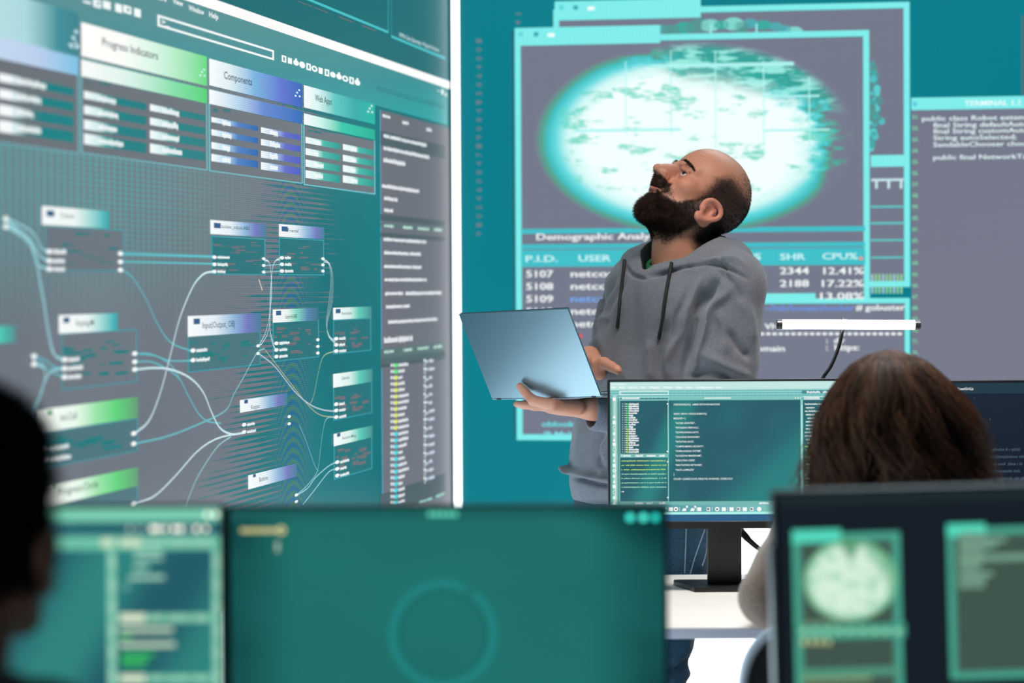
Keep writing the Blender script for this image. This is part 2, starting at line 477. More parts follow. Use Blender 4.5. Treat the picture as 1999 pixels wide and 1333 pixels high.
for i, (x, y, w) in enumerate(((187, 8, 15), (206, 11, 15), (229, 17, 13), (246, 20, 16), (266, 26, 13))):
    g.rect(x - w / 2, y - 11, x + w / 2, y + 9, W, 2)
    if i in (0, 3): g.rect(x - 2, y - 5, x + 3, y + 3, (90, 150, 155), 3)
g.rect(160, 0, 175, 9, W, 2)
for x, y in ((145, 62), (140, 74), (134, 88), (147, 90)): g.disc(x, y, 4, (190, 225, 230), 3)
g.frame(305, 28, 533, 118, 4.5, W, 2); g.text('>_', 312, 47, 328, 51, 11, W, 3, 0.02)
for i, k in enumerate('sfdcrolrpdosd'):
    x = 552 + i * 12.0; y = 115 + i * 3.85
    if k in 'sr': g.frame(x - 4, y - 8, x + 5, y + 8, 3, W, 2)
    elif k in 'fl': g.rect(x - 4, y - 7, x + 4, y + 7, W, 2)
    elif k == 'o': g.ring(x, y, 2.6, 6, W, 2, n=16)
    elif k == 'c': g.disc(x, y, 6.5, W, 2, asp=.9)
    elif k == 'd': g.disc(x, y, 5.5, W, 2); g.rect(x - 2, y - 9, x + 2, y - 4, W, 2)
    else: g.disc(x, y, 5.5, W, 2); g.rect(x - 4, y, x + 4, y + 6, W, 2)
g.frame(736, 168, 826, 202, 1.6, (30, 110, 115), 1); g.frame(828, 195, 866, 212, 1.6, (30, 110, 115), 1)
g.rect(852, 176, 857, 179, W, 2); g.rect(860, 174, 864, 185, W, 2); g.text('x', 867, 187, 871, 188, 9, W, 2, 0.04)
g.build('toolbar', m_gL, LW)

def rows(g, x0, x1, ys, h, stops, lab, dy, xl, lw, hs):
    for y, w in zip(ys, lw):
        g.grad(x0, y, x1, y + h + dy, stops, 1.5)
        g.greek(xl, y + h * 0.78 + dy * (xl - x0) / (x1 - x0) * 0.6, xl + w, hs, W, 3, 0.0, 0.75)

def card(name, hx0, hx1, ht, hb, title, tx, st, hstops, st2, body, items):
    g = Img(PL)
    (yt0, yb1) = ht; g.grad(hx0, yt0, hx1, yb1, hstops, 1.2)
    (yt0, yb1) = hb; g.grad(hx0, yt0, hx1, yb1, st2, 1.2)
    if title: g.text(title, *tx, st, (28, 60, 66), 3, 0.008)
    g.rect(hx0, body[0], hx1, body[1], (104, 108, 116), 0.8)
    g.frame(hx0 - 1, body[0] - 2, hx1 + 1, body[1], 2.4, (110, 190, 200), 1.0, 'lbr')
    for it in items: rows(g, *it)
    for k in range(7):
        r = random.Random(hx0 + k); x = hx0 + 8 + (hx1 - hx0 - 40) * k / 7; y = body[0] + 4 + (body[1] - body[0]) * .12 * 0
        g.rect(x, y + r.uniform(2, 5), x + r.uniform(8, 20), y + r.uniform(9, 13), (30, 112, 116), 1.0)
    x, y = hx1 - 8, (ht[1] + hb[0]) / 2 - 14
    for dx, dy in ((0, 0), (-4, 5), (-7, 11), (1, 12)): g.disc(x + dx, yb1 - 76 + dy + 10, 1.9, (215, 240, 245), 3)
    return g.build(name, m_gL, LW)
st_t = [(0, W), (.18, (210, 235, 235)), (.34, (60, 160, 155)), (.5, TEAL), (1, (0, 118, 122))]
st_b = [(0, W), (.3, (170, 210, 235)), (.55, (70, 120, 190)), (1, (0, 92, 168))]
st_v = [(0, W), (.3, (170, 200, 230)), (.6, (90, 95, 195)), (1, (60, 80, 190))]
st_g = [(0, W), (.3, (200, 235, 230)), (.5, (60, 180, 165)), (1, (0, 146, 134))]
card('category_card', -70, 152, (-37, 112), (55, 148), None, None, 0,
     [(0, (190, 220, 225)), (.5, (170, 215, 220)), (.8, (60, 140, 150)), (1, (56, 126, 138))],
     [(0, (200, 220, 238)), (.6, (185, 205, 235)), (1, (120, 190, 225))], (98, 300),
     [(-5, 142, [142 + k * 30.5 for k in range(4)], 23, [(0, W), (.15, W), (.22, (190, 220, 225)), (.36, (90, 120, 125)), (.55, TEAL), (1, TEAL)], None, 22, 28, (56, 46, 32, 46), 10)])
card('category_card', 157, 403, (43, 168), (116, 202), 'Progress Indicators', (196, 92, 305, 114), 17,
     [(0, (255, 252, 250)), (.3, (250, 250, 246)), (.62, (200, 240, 215)), (1, (96, 214, 124))],
     [(0, (250, 250, 248)), (.35, (215, 240, 230)), (.7, (130, 220, 165)), (1, (80, 205, 110))], (151, 333),
     [(162, 284, [177, 205, 233, 260], 22, st_t, None, 17, 187, (34, 40, 36, 50), 9),
      (291, 399, [203, 229, 254, 280], 20, st_t, None, 14, 313, (32, 30, 32, 38), 9)])
card('category_card', 407, 589, (114, 210), (174, 242), 'Components', (434, 152, 489, 168), 15,
     [(0, W), (.2, (220, 235, 240)), (.45, (120, 175, 220)), (.75, (90, 110, 205)), (1, (40, 90, 180))],
     [(0, W), (.25, (190, 215, 235)), (.55, (95, 130, 205)), (1, (20, 95, 180))], (203, 359),
     [(411, 502, [228, 252, 277, 300], 18, st_b, None, 10, 431, (15, 17, 14, 16), 8),
      (508, 585, [248, 271, 294, 316], 17, st_v, None, 9, 524, (15, 20, 14, 14), 8)])
card('category_card', 592, 731, (166, 243), (221, 273), 'Web Apps', (612, 197, 645, 205), 14,
     [(0, W), (.18, (215, 240, 238)), (.4, (90, 195, 190)), (.7, (40, 165, 165)), (1, (0, 180, 155))],
     [(0, W), (.2, (205, 240, 232)), (.5, (40, 195, 165)), (1, (0, 172, 142))], (246, 380),
     [(595, 663, [267, 289, 311, 332], 17, st_g, None, 8, 610, (13, 8, 19, 17), 7),
      (668, 729, [281, 302, 322, 342], 16, st_g, None, 7, 682, (11, 10, 9, 13), 7)])

def node(name, hd, stops, title, tl, body, pin, pout, ins=None, lab=18, teal=0.5, icon=True, seed=0):
    """hd = x0, top, x1, bottom of the header at its left end; body = x0,y0,x1,y1"""
    g = Img(PL); x0, y0, x1, y1 = hd
    if body:
        r = random.Random(seed or int(x0))
        d = 1.0 if body[2] < 720 else 0.8
        g.rect(body[0], body[1], body[2], body[3], tuple(np.array((110, 113, 122)) * (1 - teal) + np.array((10, 108, 114)) * teal), 0.7)
        for k in range(26):                     # ragged mixed colours inside the box
            if r.random() > 0.25 + teal * 0.1:
                bx = body[0] + (body[2] - body[0]) * r.random() * 0.8; by = body[1] + (body[3] - body[1]) * (0.15 + 0.7 * r.random())
                w = (body[2] - body[0]) * r.uniform(.04, .2); hh = r.uniform(1.5, 5)
                g.rect(bx, by, min(bx + w, body[2]), min(by + hh, body[3]), (12, 118, 120) if teal < 0.6 else (104, 104, 112), 0.8)
        g.frame(body[0], body[1], body[2], body[3], 2.2, (50, 150, 165), 1.0)
    g.grad(x0, y0, x1, y1, stops, 1.4)
    if title: g.text(title, *tl, (48, 72, 80), 3, 0.004)
    if icon:
        w = (y1 - y0) * 0.12 + 2.5; cx = x0 + (x1 - x0) * 0.11; cy = y0 + (y1 - y0) * 0.36
        g.rect(cx - w, cy - w, cx + w, cy + w * .7, (20, 150, 60) if icon == 'g' else (40, 84, 130), 3)
    for (x, y) in pin:
        q = 4.0 if x < 150 else 3.2 if x < 400 else 2.6; r = random.Random(int(x + y))
        g.disc(x, y, q + 1, W, 2.5, asp=1.15)
        g.greek(x + q + 3, y + q, x + q + 3 + lab * r.uniform(.75, 1.25), q * 1.7, W, 2.5, 0.0, 0.62)
    for (x, y) in pout:
        q = 5.0 if x < 150 else 4.6 if x < 300 else 3.0; g.disc(x, y, q, W, 2.6, asp=1.1)
    return g.build(name, m_gL, LW)
sT = [(0, W), (.45, (236, 245, 242)), (.7, (160, 215, 210)), (.9, (70, 180, 185)), (1, (60, 150, 156))]
sB = [(0, W), (.35, (225, 235, 242)), (.6, (140, 180, 215)), (.8, (110, 115, 185)), (1, (60, 120, 150))]
sG = [(0, (252, 255, 252)), (.35, (230, 248, 232)), (.55, (150, 225, 165)), (.75, (90, 210, 120)), (1, (94, 150, 108))]
sE = [(0, W), (.4, (215, 238, 232)), (.65, (90, 200, 180)), (1, (60, 135, 135))]
NB = 'node_box'
node(NB, (80, 402, 213, 446), sT, 'Cutout', (114, 424, 141, 427, 10), (86, 440, 241, 530), [(93, 491), (93, 509), (93, 525)], [(232, 495), (232, 511), (232, 527)], lab=24, teal=.05)
node(NB, (113, 615, 229, 645), sT, 'Keying.M', (145, 636, 179, 635, 12), (118, 650, 267, 745), [(123, 702), (123, 719), (123, 736)], [(260, 690), (260, 706), (260, 721)], lab=24, teal=.05)
node(NB, (409, 429, 518, 463), sB, 'Isolate_adjust.ABS', (429, 445, 484, 449, 7), (411, 460, 517, 537), [(416, 502), (416, 516), (416, 530)], [(512, 505), (512, 518), (512, 531)], lab=20, teal=.9)
node(NB, (543, 437, 632, 467), sB, 'Fractal', (559, 452, 579, 454, 7), (543, 463, 632, 538), [(548, 503), (548, 516), (548, 529)], [(628, 505), (628, 517), (628, 529)], lab=15, teal=.95)
node(NB, (365, 617, 508, 648), sB, 'Input|Output_OBJ', (392, 640, 455, 638, 13), (365, 652, 508, 712), [(374, 684), (374, 703)], [(501, 675), (501, 690)], lab=24, teal=.45)
node(NB, (531, 604, 620, 625), [(0, W), (.3, (230, 240, 235)), (.5, (130, 215, 190)), (.75, (80, 130, 170)), (1, (50, 110, 130))], 'Layered.ABE', (554, 622, 577, 620, 8), (531, 628, 622, 697), [(537, 670), (537, 683), (537, 696)], [(618, 663), (618, 676), (618, 689)], lab=18, teal=.9)
node(NB, (649, 601, 724, 620), sE, 'Auto.Items', (664, 615, 684, 613, 6), (649, 624, 724, 684), [(654, 661), (654, 673), (654, 685)], [], lab=13, teal=1.0)
node(NB, (649, 730, 726, 745), sE, 'Calendar', (664, 741, 680, 739, 6), (649, 753, 726, 806), [(654, 789), (654, 801), (654, 814)], [], lab=12, teal=1.0, icon=False)
node(NB, (467, 781, 560, 790), sB, 'Keypo', (487, 799, 504, 796, 9), None, [(474, 829), (474, 843)], [(562, 813), (562, 827)], lab=16)
node(NB, (650, 847, 726, 853), sE, 'Account.Mtag', (665, 857, 692, 853, 6), (650, 868, 726, 915), [(656, 902), (656, 915), (656, 928)], [], lab=15, teal=1.0)
node(NB, (483, 928, 578, 930), sB, 'Buttons', (503, 940, 520, 936, 9), None, [], [(576, 966), (576, 979)])
node(NB, (73, 800, 268, 815), sG, 'Init.Cell', (114, 822, 146, 818, 15), (80, 845, 268, 880), [(88, 876), (91, 897)], [(258, 846), (258, 866)], lab=30, teal=.4, icon='g')
node(NB, (85, 950, 268, 948), sG, 'Progress.Circle', (112, 966, 188, 952, 15), (90, 985, 268, 1030), [], [(258, 982)], teal=.4, icon='g')
node(NB, (-90, 640, 30, 668), [(0, W), (.6, (80, 220, 190)), (.85, (70, 170, 160)), (1, (90, 130, 135))], None, None, None, [], [], icon=False)
for P_ in (((8, 427), (8, 443)), ((63, 695), (63, 711))):
    g = Img(PL)
    for x, y in P_: g.disc(x, y, 5, W, 2.6, asp=1.1)
    g.rect(P_[0][0] - 2, P_[0][1], P_[0][0] + 2, P_[1][1], (190, 220, 225), 2.4); g.build('link_ports', m_gL, LW)

g = Img(PL)                                   # curved links
LB = (150, 205, 215); LWH = (205, 232, 238); LC = (90, 185, 195)
for p in (((14, 427), (60, 452), (80, 484), (93, 491)), ((14, 443), (52, 462), (78, 500), (93, 509)), ((14, 436), (55, 466), (72, 515), (93, 525)),
          ((14, 443), (58, 480), (78, 560), (92, 650), (103, 690), (123, 702)), ((14, 430), (62, 480), (80, 560), (95, 650), (106, 693), (123, 702))):
    g.line(p, 4.5, LB, 1.1)
g.line([(236, 495), (416, 501)], 5, LC, 1.1); g.line([(236, 511), (416, 515)], 3.5, LC, 1.1)
g.line([(238, 528), (256, 540), (282, 580), (305, 630), (332, 668), (374, 686)], 3, LC, 1.1)
g.line([(262, 846), (290, 820), (312, 765), (332, 690), (350, 620), (375, 560), (396, 535), (416, 530)], 4.2, LWH, 1.2)
g.line([(264, 721), (300, 718), (335, 722), (370, 738), (395, 765), (412, 805), (428, 835), (450, 847), (474, 845)], 4, LWH, 1.2)
g.line([(264, 706), (300, 708), (345, 735), (365, 770), (385, 805), (404, 822), (430, 826)], 3, LC, 1.1)
g.line([(264, 690), (300, 694), (330, 704), (374, 704)], 3, LC, 1.1); g.line([(264, 690), (296, 692), (332, 712), (350, 740)], 2.6, LC, 1.1)
g.line([(262, 866), (330, 850), (400, 822), (440, 800), (455, 770), (475, 735), (500, 690), (515, 680)], 3.4, LC, 1.1, C1=(140, 180, 185))
g.line([(262, 982), (300, 968), (340, 930), (385, 880), (425, 855), (474, 845)], 3.2, LWH, 1.2)
g.line([(360, 990), (380, 940), (400, 905), (425, 870), (450, 852)], 2.4, LB, 1.1)
g.line([(69, 695), (90, 705), (104, 716), (123, 719)], 3.5, LC, 1.1); g.line([(69, 711), (84, 718), (86, 740), (76, 775), (64, 800), (58, 840)], 6, LB, 1.1)
g.line([(123, 719), (100, 724), (86, 745), (72, 790), (62, 840)], 5, LB, 1.1); g.line([(123, 736), (105, 728), (95, 722), (69, 700)], 3.5, LC, 1.1)
for dx in (0, 4):
    g.line([(515, 505 + dx), (524, 512), (528, 535), (527 + dx / 2, 580), (524 - dx, 640), (512 - dx, 668), (504, 675)], 1.9, LWH, 1.1)
    g.line([(546, 503 + dx), (536, 510), (530, 530), (528 - dx / 2, 580), (526, 640), (530 + dx / 2, 668), (537, 683)], 1.9, LWH, 1.1)
for k in range(3):
    g.line([(631, 505 + 3 * k), (643 - k, 516), (649 - 2 * k, 545), (647 - 3 * k, 590), (638 - k, 630), (640 + k, 655), (654, 672 - k * 3)], 1.7, (190, 215, 220), 1.1)
g.line([(515, 518), (548, 516)], 1.6, LB, 1.1); g.line([(515, 531), (548, 529)], 1.6, LB, 1.1)
g.line([(504, 690), (535, 715), (575, 765), (605, 790), (630, 800), (656, 803)], 3, (170, 190, 205), 1.2)
g.line([(516, 682), (560, 740), (600, 790), (625, 810), (654, 814)], 2.2, (170, 170, 140), 1.1)
g.line([(654, 685), (632, 694), (622, 720), (612, 770), (604, 790)], 1.8, (175, 200, 160), 1.1)
g.line([(654, 814), (636, 818), (628, 850), (622, 900), (616, 925), (596, 950), (577, 966)], 1.8, LB, 1.1)
g.line([(583, 830), (596, 860), (612, 905), (620, 920)], 2.0, (120, 180, 210), 1.1)
g.line([(656, 902), (640, 910), (615, 932), (600, 952), (580, 966)], 2.4, LB, 1.1); g.line([(656, 915), (640, 922), (610, 960), (590, 985)], 2.4, LB, 1.1)
g.line([(504, 545), (511, 567)], 4, (225, 205, 190), 1.2)
g.build('connecting_lines', m_gL, LW)

g = Img(PL)                                   # code side bar
x0 = PL.uv(741, 0)[0]; x1 = -0.02
vt = PL.uv(741, 214)[1]
g.ruv(x0, 0.04, x1, vt, [(110, 112, 124), (112, 116, 130), (100, 102, 112), (100, 100, 110)], 0.7)
g.ruv(x0 - 0.012, 0.04, x0, vt, (80, 150, 180), 0.9)
for k, (xa, ya, xb, h) in enumerate(((745, 228, 760, 5), (784, 241, 796, 5), (831, 255, 841, 5), (747, 268, 831, 6), (747, 292, 836, 6), (747, 316, 789, 7),
        (744, 366, 816, 6), (748, 390, 774, 6), (748, 413, 765, 6), (747, 470, 830, 5.5), (748, 496, 820, 5.5), (748, 523, 821, 5.5), (749, 549, 831, 5.5),
        (750, 576, 785, 5.5), (790, 576, 860, 5.5), (752, 602, 798, 5.5), (756, 632, 852, 5.5), (748, 670, 804, 9))):
    g.greek(xa, ya, xb, h, (236, 242, 246), 2, 0.03, 0.5)
for yb in (443, 690):
    w = 13; g.rect(742, yb - 9, 868, yb + (9 if yb < 500 else 5), (84, 108, 110), 1)
    for xa, xb in ((748, 767), (785, 803), (814, 836), (845, 861)): g.greek(xa, yb + (xa - 748) * (.08 if yb < 500 else -.1), xb, 5, (190, 225, 210), 2, 0.05, 0.55)
for k in range(23):
    y = 713 + 12.2 * k; c = (90, 230, 120) if k < 2 else (225, 225, 90) if k < 11 else (60, 215, 225)
    r = random.Random(k)
    for xx in (761, 765): g.rect(xx, y - 3, xx + 2.6, y + 2.5, (225, 232, 238), 2)
    g.rect(766, y - 1, 769, y + .5, (225, 232, 238), 2); g.disc(771, y, 4.0, c, 2.4)
    g.greek(776, y + 2.5, 776 + r.choice((8, 12, 16, 19, 20)), 5, (236, 240, 244), 2, 0, 0.55)
g.rect(770, 713, 772, 713 + 12.2 * 22, (150, 200, 190), 1.8)
for k in range(15):
    y = 705 + 16.4 * k; r = random.Random(k + 50)
    g.rect(826, y - 4, 829, y + 1, W, 2); g.rect(827, y + 4, 829, y + 9, (210, 222, 230), 2); g.disc(832, y + r.uniform(-2, 3), 2.6, (190, 215, 240), 2)
    g.greek(836, y + 2, 836 + r.choice((6, 8, 10)), 5, (220, 230, 242), 2, 0, 0.6)
g.greek(817, 984, 842, 5, (160, 220, 205), 2, 0.05); g.greek(849, 972, 866, 5, (160, 220, 205), 2, 0.05)
for y in (283, 430, 462, 700, 965): g.rect(742, y, 868, y + 1.4, (70, 84, 92), 1)
g.build('code_sidebar', m_gL, LW)

# ---------------------------------------------------------------- back video wall
BW = thing('video_wall', 'teal video wall behind the standing man with a glowing world map and a process table', 'video wall', CORNER + dB * 3)
panel('screen_panel', PB, 0.012, 0.03, 6.3, 3.02, back_bg_mat(), BW)
FR = (128, 238, 236); FR2 = (92, 222, 222); GR = (116, 122, 140); HB = (66, 192, 202)
def win(g, x0, y0, x1, y1, w, L, fill=GR, sides='lrtb'):
    g.rect(x0, y0, x1, y1, fill, L); g.frame(x0, y0, x1, y1, w, FR, L + .3, sides)
    g.frame(x0 + w * .8, y0 + w * .8, x1 - w * .8, y1 - w * .8, 3, FR2, L + .25, sides)

g = Img(PB)
win(g, 1080, 19, 1777, 560, 11, 1); g.rect(1083, 3, 1368, 34, FR, 1.35)
g.disc(1096, 15, 5, (100, 214, 220), 1.6); g.disc(1124, 15, 5, (60, 170, 180), 1.6); g.rect(1147, 13, 1161, 20, (245, 255, 255), 1.6)
g.rect(1700, 303, 1767, 325, FR, 1.5)
g.rect(1701, 349, 1764, 353, (200, 230, 235), 1.5)
for x in (1711, 1735, 1759): g.rect(x - 2.5, 353, x + 2.5, 368, (200, 232, 235), 1.5)
for y in (402, 434, 467, 501): g.rect(1700, y, 1764, y + 3, (90, 205, 205), 1.5)
for y in (535, 559):
    for k in range(9): g.rect(1701 + k * 7.1, y, 1704.6 + k * 7.1, y + 14, (150, 220, 160) if k % 3 else (170, 210, 225), 1.5)
g.build('background_window', m_gB, BW)

def map_mat():
    m = newmat('glowing_world_map', (0.004,) * 3, 0.4, Specular_IOR_Level=0.05); N, Lk, b = nt(m)
    uvv = coord(m, 'UV'); uv = sep(m, uvv); x, y = uv[0], uv[1]
    wob = noise(m, mapping(m, uvv, (3, 4.5, 1)), 2.2, 5, 0.65)
    r = mathn(m, 'SQRT', mathn(m, 'ADD', mathn(m, 'MULTIPLY', x, x), mathn(m, 'MULTIPLY', y, y)))
    # ragged upper right edge, clean elsewhere
    side = mathn(m, 'MULTIPLY', smooth(m, mathn(m, 'ADD', x, mathn(m, 'MULTIPLY', y, 0.9)), 0.0, 1.1), 1.0)
    r2 = mathn(m, 'ADD', r, mathn(m, 'MULTIPLY', side, mathn(m, 'MULTIPLY', mathn(m, 'SUBTRACT', wob, 0.36), 0.75)))
    cr = N.new('ShaderNodeValToRGB'); Lk.new(r2, cr.inputs[0]); e = cr.color_ramp.elements
    e[0].position = 0.0; e[0].color = (*lin((236, 252, 250)), 1); e[1].position = 1.0; e[1].color = (*lin(GR), 1)
    for p, c in ((.68, (240, 254, 252)), (.79, (206, 244, 242)), (.86, (104, 216, 220)), (.915, (66, 190, 194)), (.955, (84, 160, 140))):
        q = e.new(p); q.color = (*lin(c), 1)
    c = cr.outputs[0]
    land = noise(m, mapping(m, uvv, (1.7, 2.6, 1), (3.1, 1.7, 0)), 1.9, 6, 0.68)
    streak = noise(m, mapping(m, uvv, (6, 26, 1)), 2.0, 3, 0.6)
    lf = mathn(m, 'MULTIPLY', smooth(m, land, 0.53, 0.60), smooth(m, streak, 0.36, 0.52))
    lf = mathn(m, 'MULTIPLY', lf, smooth(m, r, 0.93, 0.80))
    c = mix(m, mathn(m, 'MULTIPLY', lf, 0.85), c, lin((92, 210, 190)))
    up = mathn(m, 'MULTIPLY', smooth(m, mathn(m, 'ADD', y, mathn(m, 'MULTIPLY', x, 0.32)), 0.48, 0.74), smooth(m, x, -0.28, -0.05))
    ice = smooth(m, noise(m, mapping(m, uvv, (4, 11, 1), (9, 2, 0)), 1.3, 4, .6), 0.48, 0.56)
    c = mix(m, mathn(m, 'MULTIPLY', mathn(m, 'MULTIPLY', up, smooth(m, r, 1.0, 0.9)), 0.9), c, mix(m, ice, lin((44, 160, 150)), lin((150, 232, 220))))
    c = led_rows(m, c, 0.0062 / 0.43, 0.0, True)
    Lk.new(c, b.inputs['Emission Color']); b.inputs['Emission Strength'].default_value = 1.05
    m.cycles.emission_sampling = 'NONE'
    return m
m_map = map_mat()
def map_disc(name, cx, cy, rx, ry, L, parent, clip=None, m=m_map):
    c = PB.uv(cx, cy); mu, mv = PB.size(cx, cy); V = []; U = []; n = 96
    V.append(PB.at(c[0], c[1], L * PB.step)); U.append((0, 0))
    for t in np.linspace(0, 2 * math.pi, n, endpoint=False):
        x, y = math.cos(t), math.sin(t)
        if clip:
            k = 1.0
            for ax, lo, hi in ((0, clip[0], clip[2]), (1, clip[1], clip[3])):
                q = (x, y)[ax]
                if q > 1e-9: k = min(k, hi / q)
                elif q < -1e-9: k = min(k, lo / q)
            x, y = x * k, y * k
        V.append(PB.at(c[0] + x * rx * mu, c[1] + y * ry * mv, L * PB.step)); U.append((x, y))
    F = [[0, 1 + i, 1 + (i + 1) % n] for i in range(n)]
    return mesh(name, V, F, m, parent, False, None, None, U)

g = Img(PB)                                     # sliver of the second map in the window behind
for k in range(14):
    r = random.Random(k + 300); x = 1290 + k * 20 + r.uniform(-6, 6)
    g.disc(x, 58 - 10 * math.sin(k / 13 * math.pi) + r.uniform(-4, 5), r.uniform(8, 15), random.Random(k).choice(((60, 170, 160), (86, 150, 146), (130, 215, 205), (80, 170, 178))), 1.45, asp=1.6)
for x in (1388, 1477): g.rect(x - 2, 46, x + 2, 78, (150, 235, 235), 1.6)
g.build('background_map', m_gB, BW); g = Img(PB)
g.line([(1698, 125), (1706, 165), (1709, 205), (1705, 245), (1697, 288)], 20, (88, 142, 146), 1.42)
for k in range(46):
    r = random.Random(k + 900); y = 122 + 168 * r.random(); w = 24 * max(0.05, 1 - ((y - 205) / 95) ** 2) * r.uniform(.4, 1.15)
    g.disc(1698 + w * r.uniform(.2, 1), y, r.uniform(3, 8), r.choice(((84, 190, 196), (88, 150, 148), (70, 170, 168), (96, 205, 208))), 1.44 + .001 * k, asp=.9)
g.build('background_map', m_gB, BW)

g = Img(PB)
win(g, 1005, 73, 1699, 862, 11, 2); g.rect(1005, 55, 1289, 84, FR, 2.4)
g.disc(1017, 67, 5, (100, 214, 220), 2.6); g.disc(1047, 67, 5, (60, 170, 180), 2.6); g.rect(1069, 65, 1083, 72, (245, 255, 255), 2.6)
LN = (176, 244, 240)
for x, y0, y1 in ((1222, 120, 262), (1310, 98, 262), (1397, 100, 300), (1491, 118, 300), (1580, 150, 295)): g.rect(x - 1.4, y0, x + 1.4, y1, LN, 3.6)
for x0_, x1_, y in ((1270, 1550, 127), (1490, 1600, 188), (1120, 1330, 254), (1490, 1620, 254)): g.rect(x0_, y - 1.1, x1_, y + 1.1, LN, 3.6)
mp = PB.size(1350, 270)
for y in (447, 477): g.rect(1018, y, 1689, y + 4, HB, 2.6)
g.text('Demographic Analyzer', 1048, 469, 1306, 466, 13, W, 3, 0.035)
g.rect(1018, 488, 1689, 517, HB, 2.6)
for t, x0_, x1_, y in (('P.I.D.', 1027, 1089, 511), ('USER', 1130, 1193, 510), ('RES', 1438, 1486, 507), ('SHR', 1523, 1572, 507), ('CPU%', 1606, 1674, 506)):
    g.text(t, x0_, y, x1_, y, 13, (205, 250, 252), 3.2, 0.03)
g.quad_uv([PB.uv(1676, 507), PB.uv(1686, 507), PB.uv(1681, 499)], [(250, 140, 120)] * 3, 3.2)
for k, (pid, us, c) in enumerate((('5107', 'netcore', W), ('5108', 'netcore', W), ('5109', 'netcore', (120, 170, 245)), ('5110', 'netcore', W), ('5111', 'netcore', W))):
    y = 541 + 24.4 * k; g.text(pid, 1028, y, 1080, y, 14, W, 3, 0.035); g.text(us, 1115, y, 1214, y - 1, 14, c, 3, 0.035)
g.disc(1133, 656, 4, (245, 70, 90), 3)
for k, (a_, b2, c_) in enumerate((('180', '2344', '12.41%'), ('165', '2188', '17.22%'), ('', '', '13.08%'))):
    y = 535 + 24.6 * k
    if a_: g.text(a_, 1450, y, 1488, y, 14, W, 3, 0.035); g.text(b2, 1523, y, 1579, y, 14, W, 3, 0.035)
    g.text(c_, 1608 - 3 * k, y, 1686, y, 14, W, 3.5, 0.035)
g.text('oblooke -', 1058, 833, 1145, 832, 11, (110, 228, 232), 3.6, 0.035); g.text('/* Make -', 1060, 853, 1145, 852, 11, (130, 225, 235), 3.6, 0.035)
g.build('process_table_window', m_gB, BW)
map_disc('world_map', 1353, 270, 312, 190, 3.1, BW, (-1.08, -0.93, 1.06, 1.0))

g = Img(PB)
win(g, 1425, 583, 1777, 862, 9, 2.8, (118, 124, 142))
g.rect(1428, 573, 1592, 590, FR, 3.3)
g.text('*:', 1474, 607, 1489, 607, 11, (240, 110, 110), 3.6, 0.03); g.text('~/htb/boxes/shocker', 1491, 607, 1668, 606, 12, (110, 150, 225), 3.6, 0.02)
g.text('# gobuster', 1671, 606, 1767, 605, 12, W, 3.6, 0.03)
g.text('VHost', 1493, 643, 1548, 642, 12, W, 3.6, 0.035)
for k in range(23): g.rect(1484 + k * 12.2, 649, 1492 + k * 12.2, 654, W, 3.6)
g.text(':  dir', 1613, 670, 1650, 669, 11, W, 3.6, 0.035); g.text('Domain', 1460, 686, 1532, 685, 12, W, 3.6, 0.035); g.text(':  https:', 1613, 684, 1677, 683, 12, W, 3.6, 0.035)
g.build('command_window', m_gB, BW)

g = Img(PB)
u1 = PB.uv(2420, 400)[0]; a = PB.uv(1779, 215); b_ = PB.uv(1779, 900); c_ = PB.uv(1779, 191)
g.ruv(a[0], PB.uv(1779, 985)[1], u1, a[1], [(120, 124, 140), (120, 124, 140), (118, 122, 140), (116, 120, 138)], 1.2)
g.ruv(a[0], a[1], u1, c_[1], FR, 1.4); g.disc(1786, 203, 5, (100, 205, 225), 1.6)
g.text('TERMINAL 1.1', 1883, 207, 1991, 205, 11, (235, 255, 255), 1.8, 0.03)
for t, x0_, x1_, y in (('public class Robot extends', 1800, 2016, 235), ('final String defaultAuto;', 1822, 2012, 248), ('final String customAuto;', 1822, 2012, 260),
                       ('String autoSelected;', 1822, 1984, 273), ('SendableChooser chooser;', 1822, 2034, 286), ('public final NetworkTable', 1822, 2028, 311)):
    g.text(t, x0_, y, x1_, y - 1, 9.6, (226, 244, 246), 1.8, 0.024)
for k in range(24):
    y = 232 + 21.9 * k; g.text('%d.' % (51 + k), 1781, y, 1793, y, 8, (130, 215, 170), 1.8, 0.03)
g.build('terminal_window', m_gB, BW)

g = Img(PB)
for k, ch in enumerate("-084685'480917480642019"):
    g.tick(ch, 935, 80 + 17.1 * k, 11, 8, (104, 128, 140), 1)
g.build('vertical_lettering', m_gB, BW); g = Img(PB)
g.tick('1', 1012, 27, 12, 3, (104, 128, 140), 1); g.quad_uv([PB.uv(1005, 41), PB.uv(1011, 49), PB.uv(1018, 41)], [(104, 128, 140)] * 3, 1)
for x in (1003, 1078): g.rect(x - 1.5, 60, x, 850 if x < 1050 else 30, (40, 96, 104), 0.8)
g.build('window_shadow_lines', m_gB, BW); g = Img(PB)
g.line([(1372, 22), (1440, 20), (1476, 16)], 2, (110, 128, 134), 0.8); g.build('window_shadow_lines', m_gB, BW); g = Img(PB); g.rect(1994, 30, 1997, 190, (90, 110, 116), 0.8)
g.build('window_edge_line', m_gB, BW)

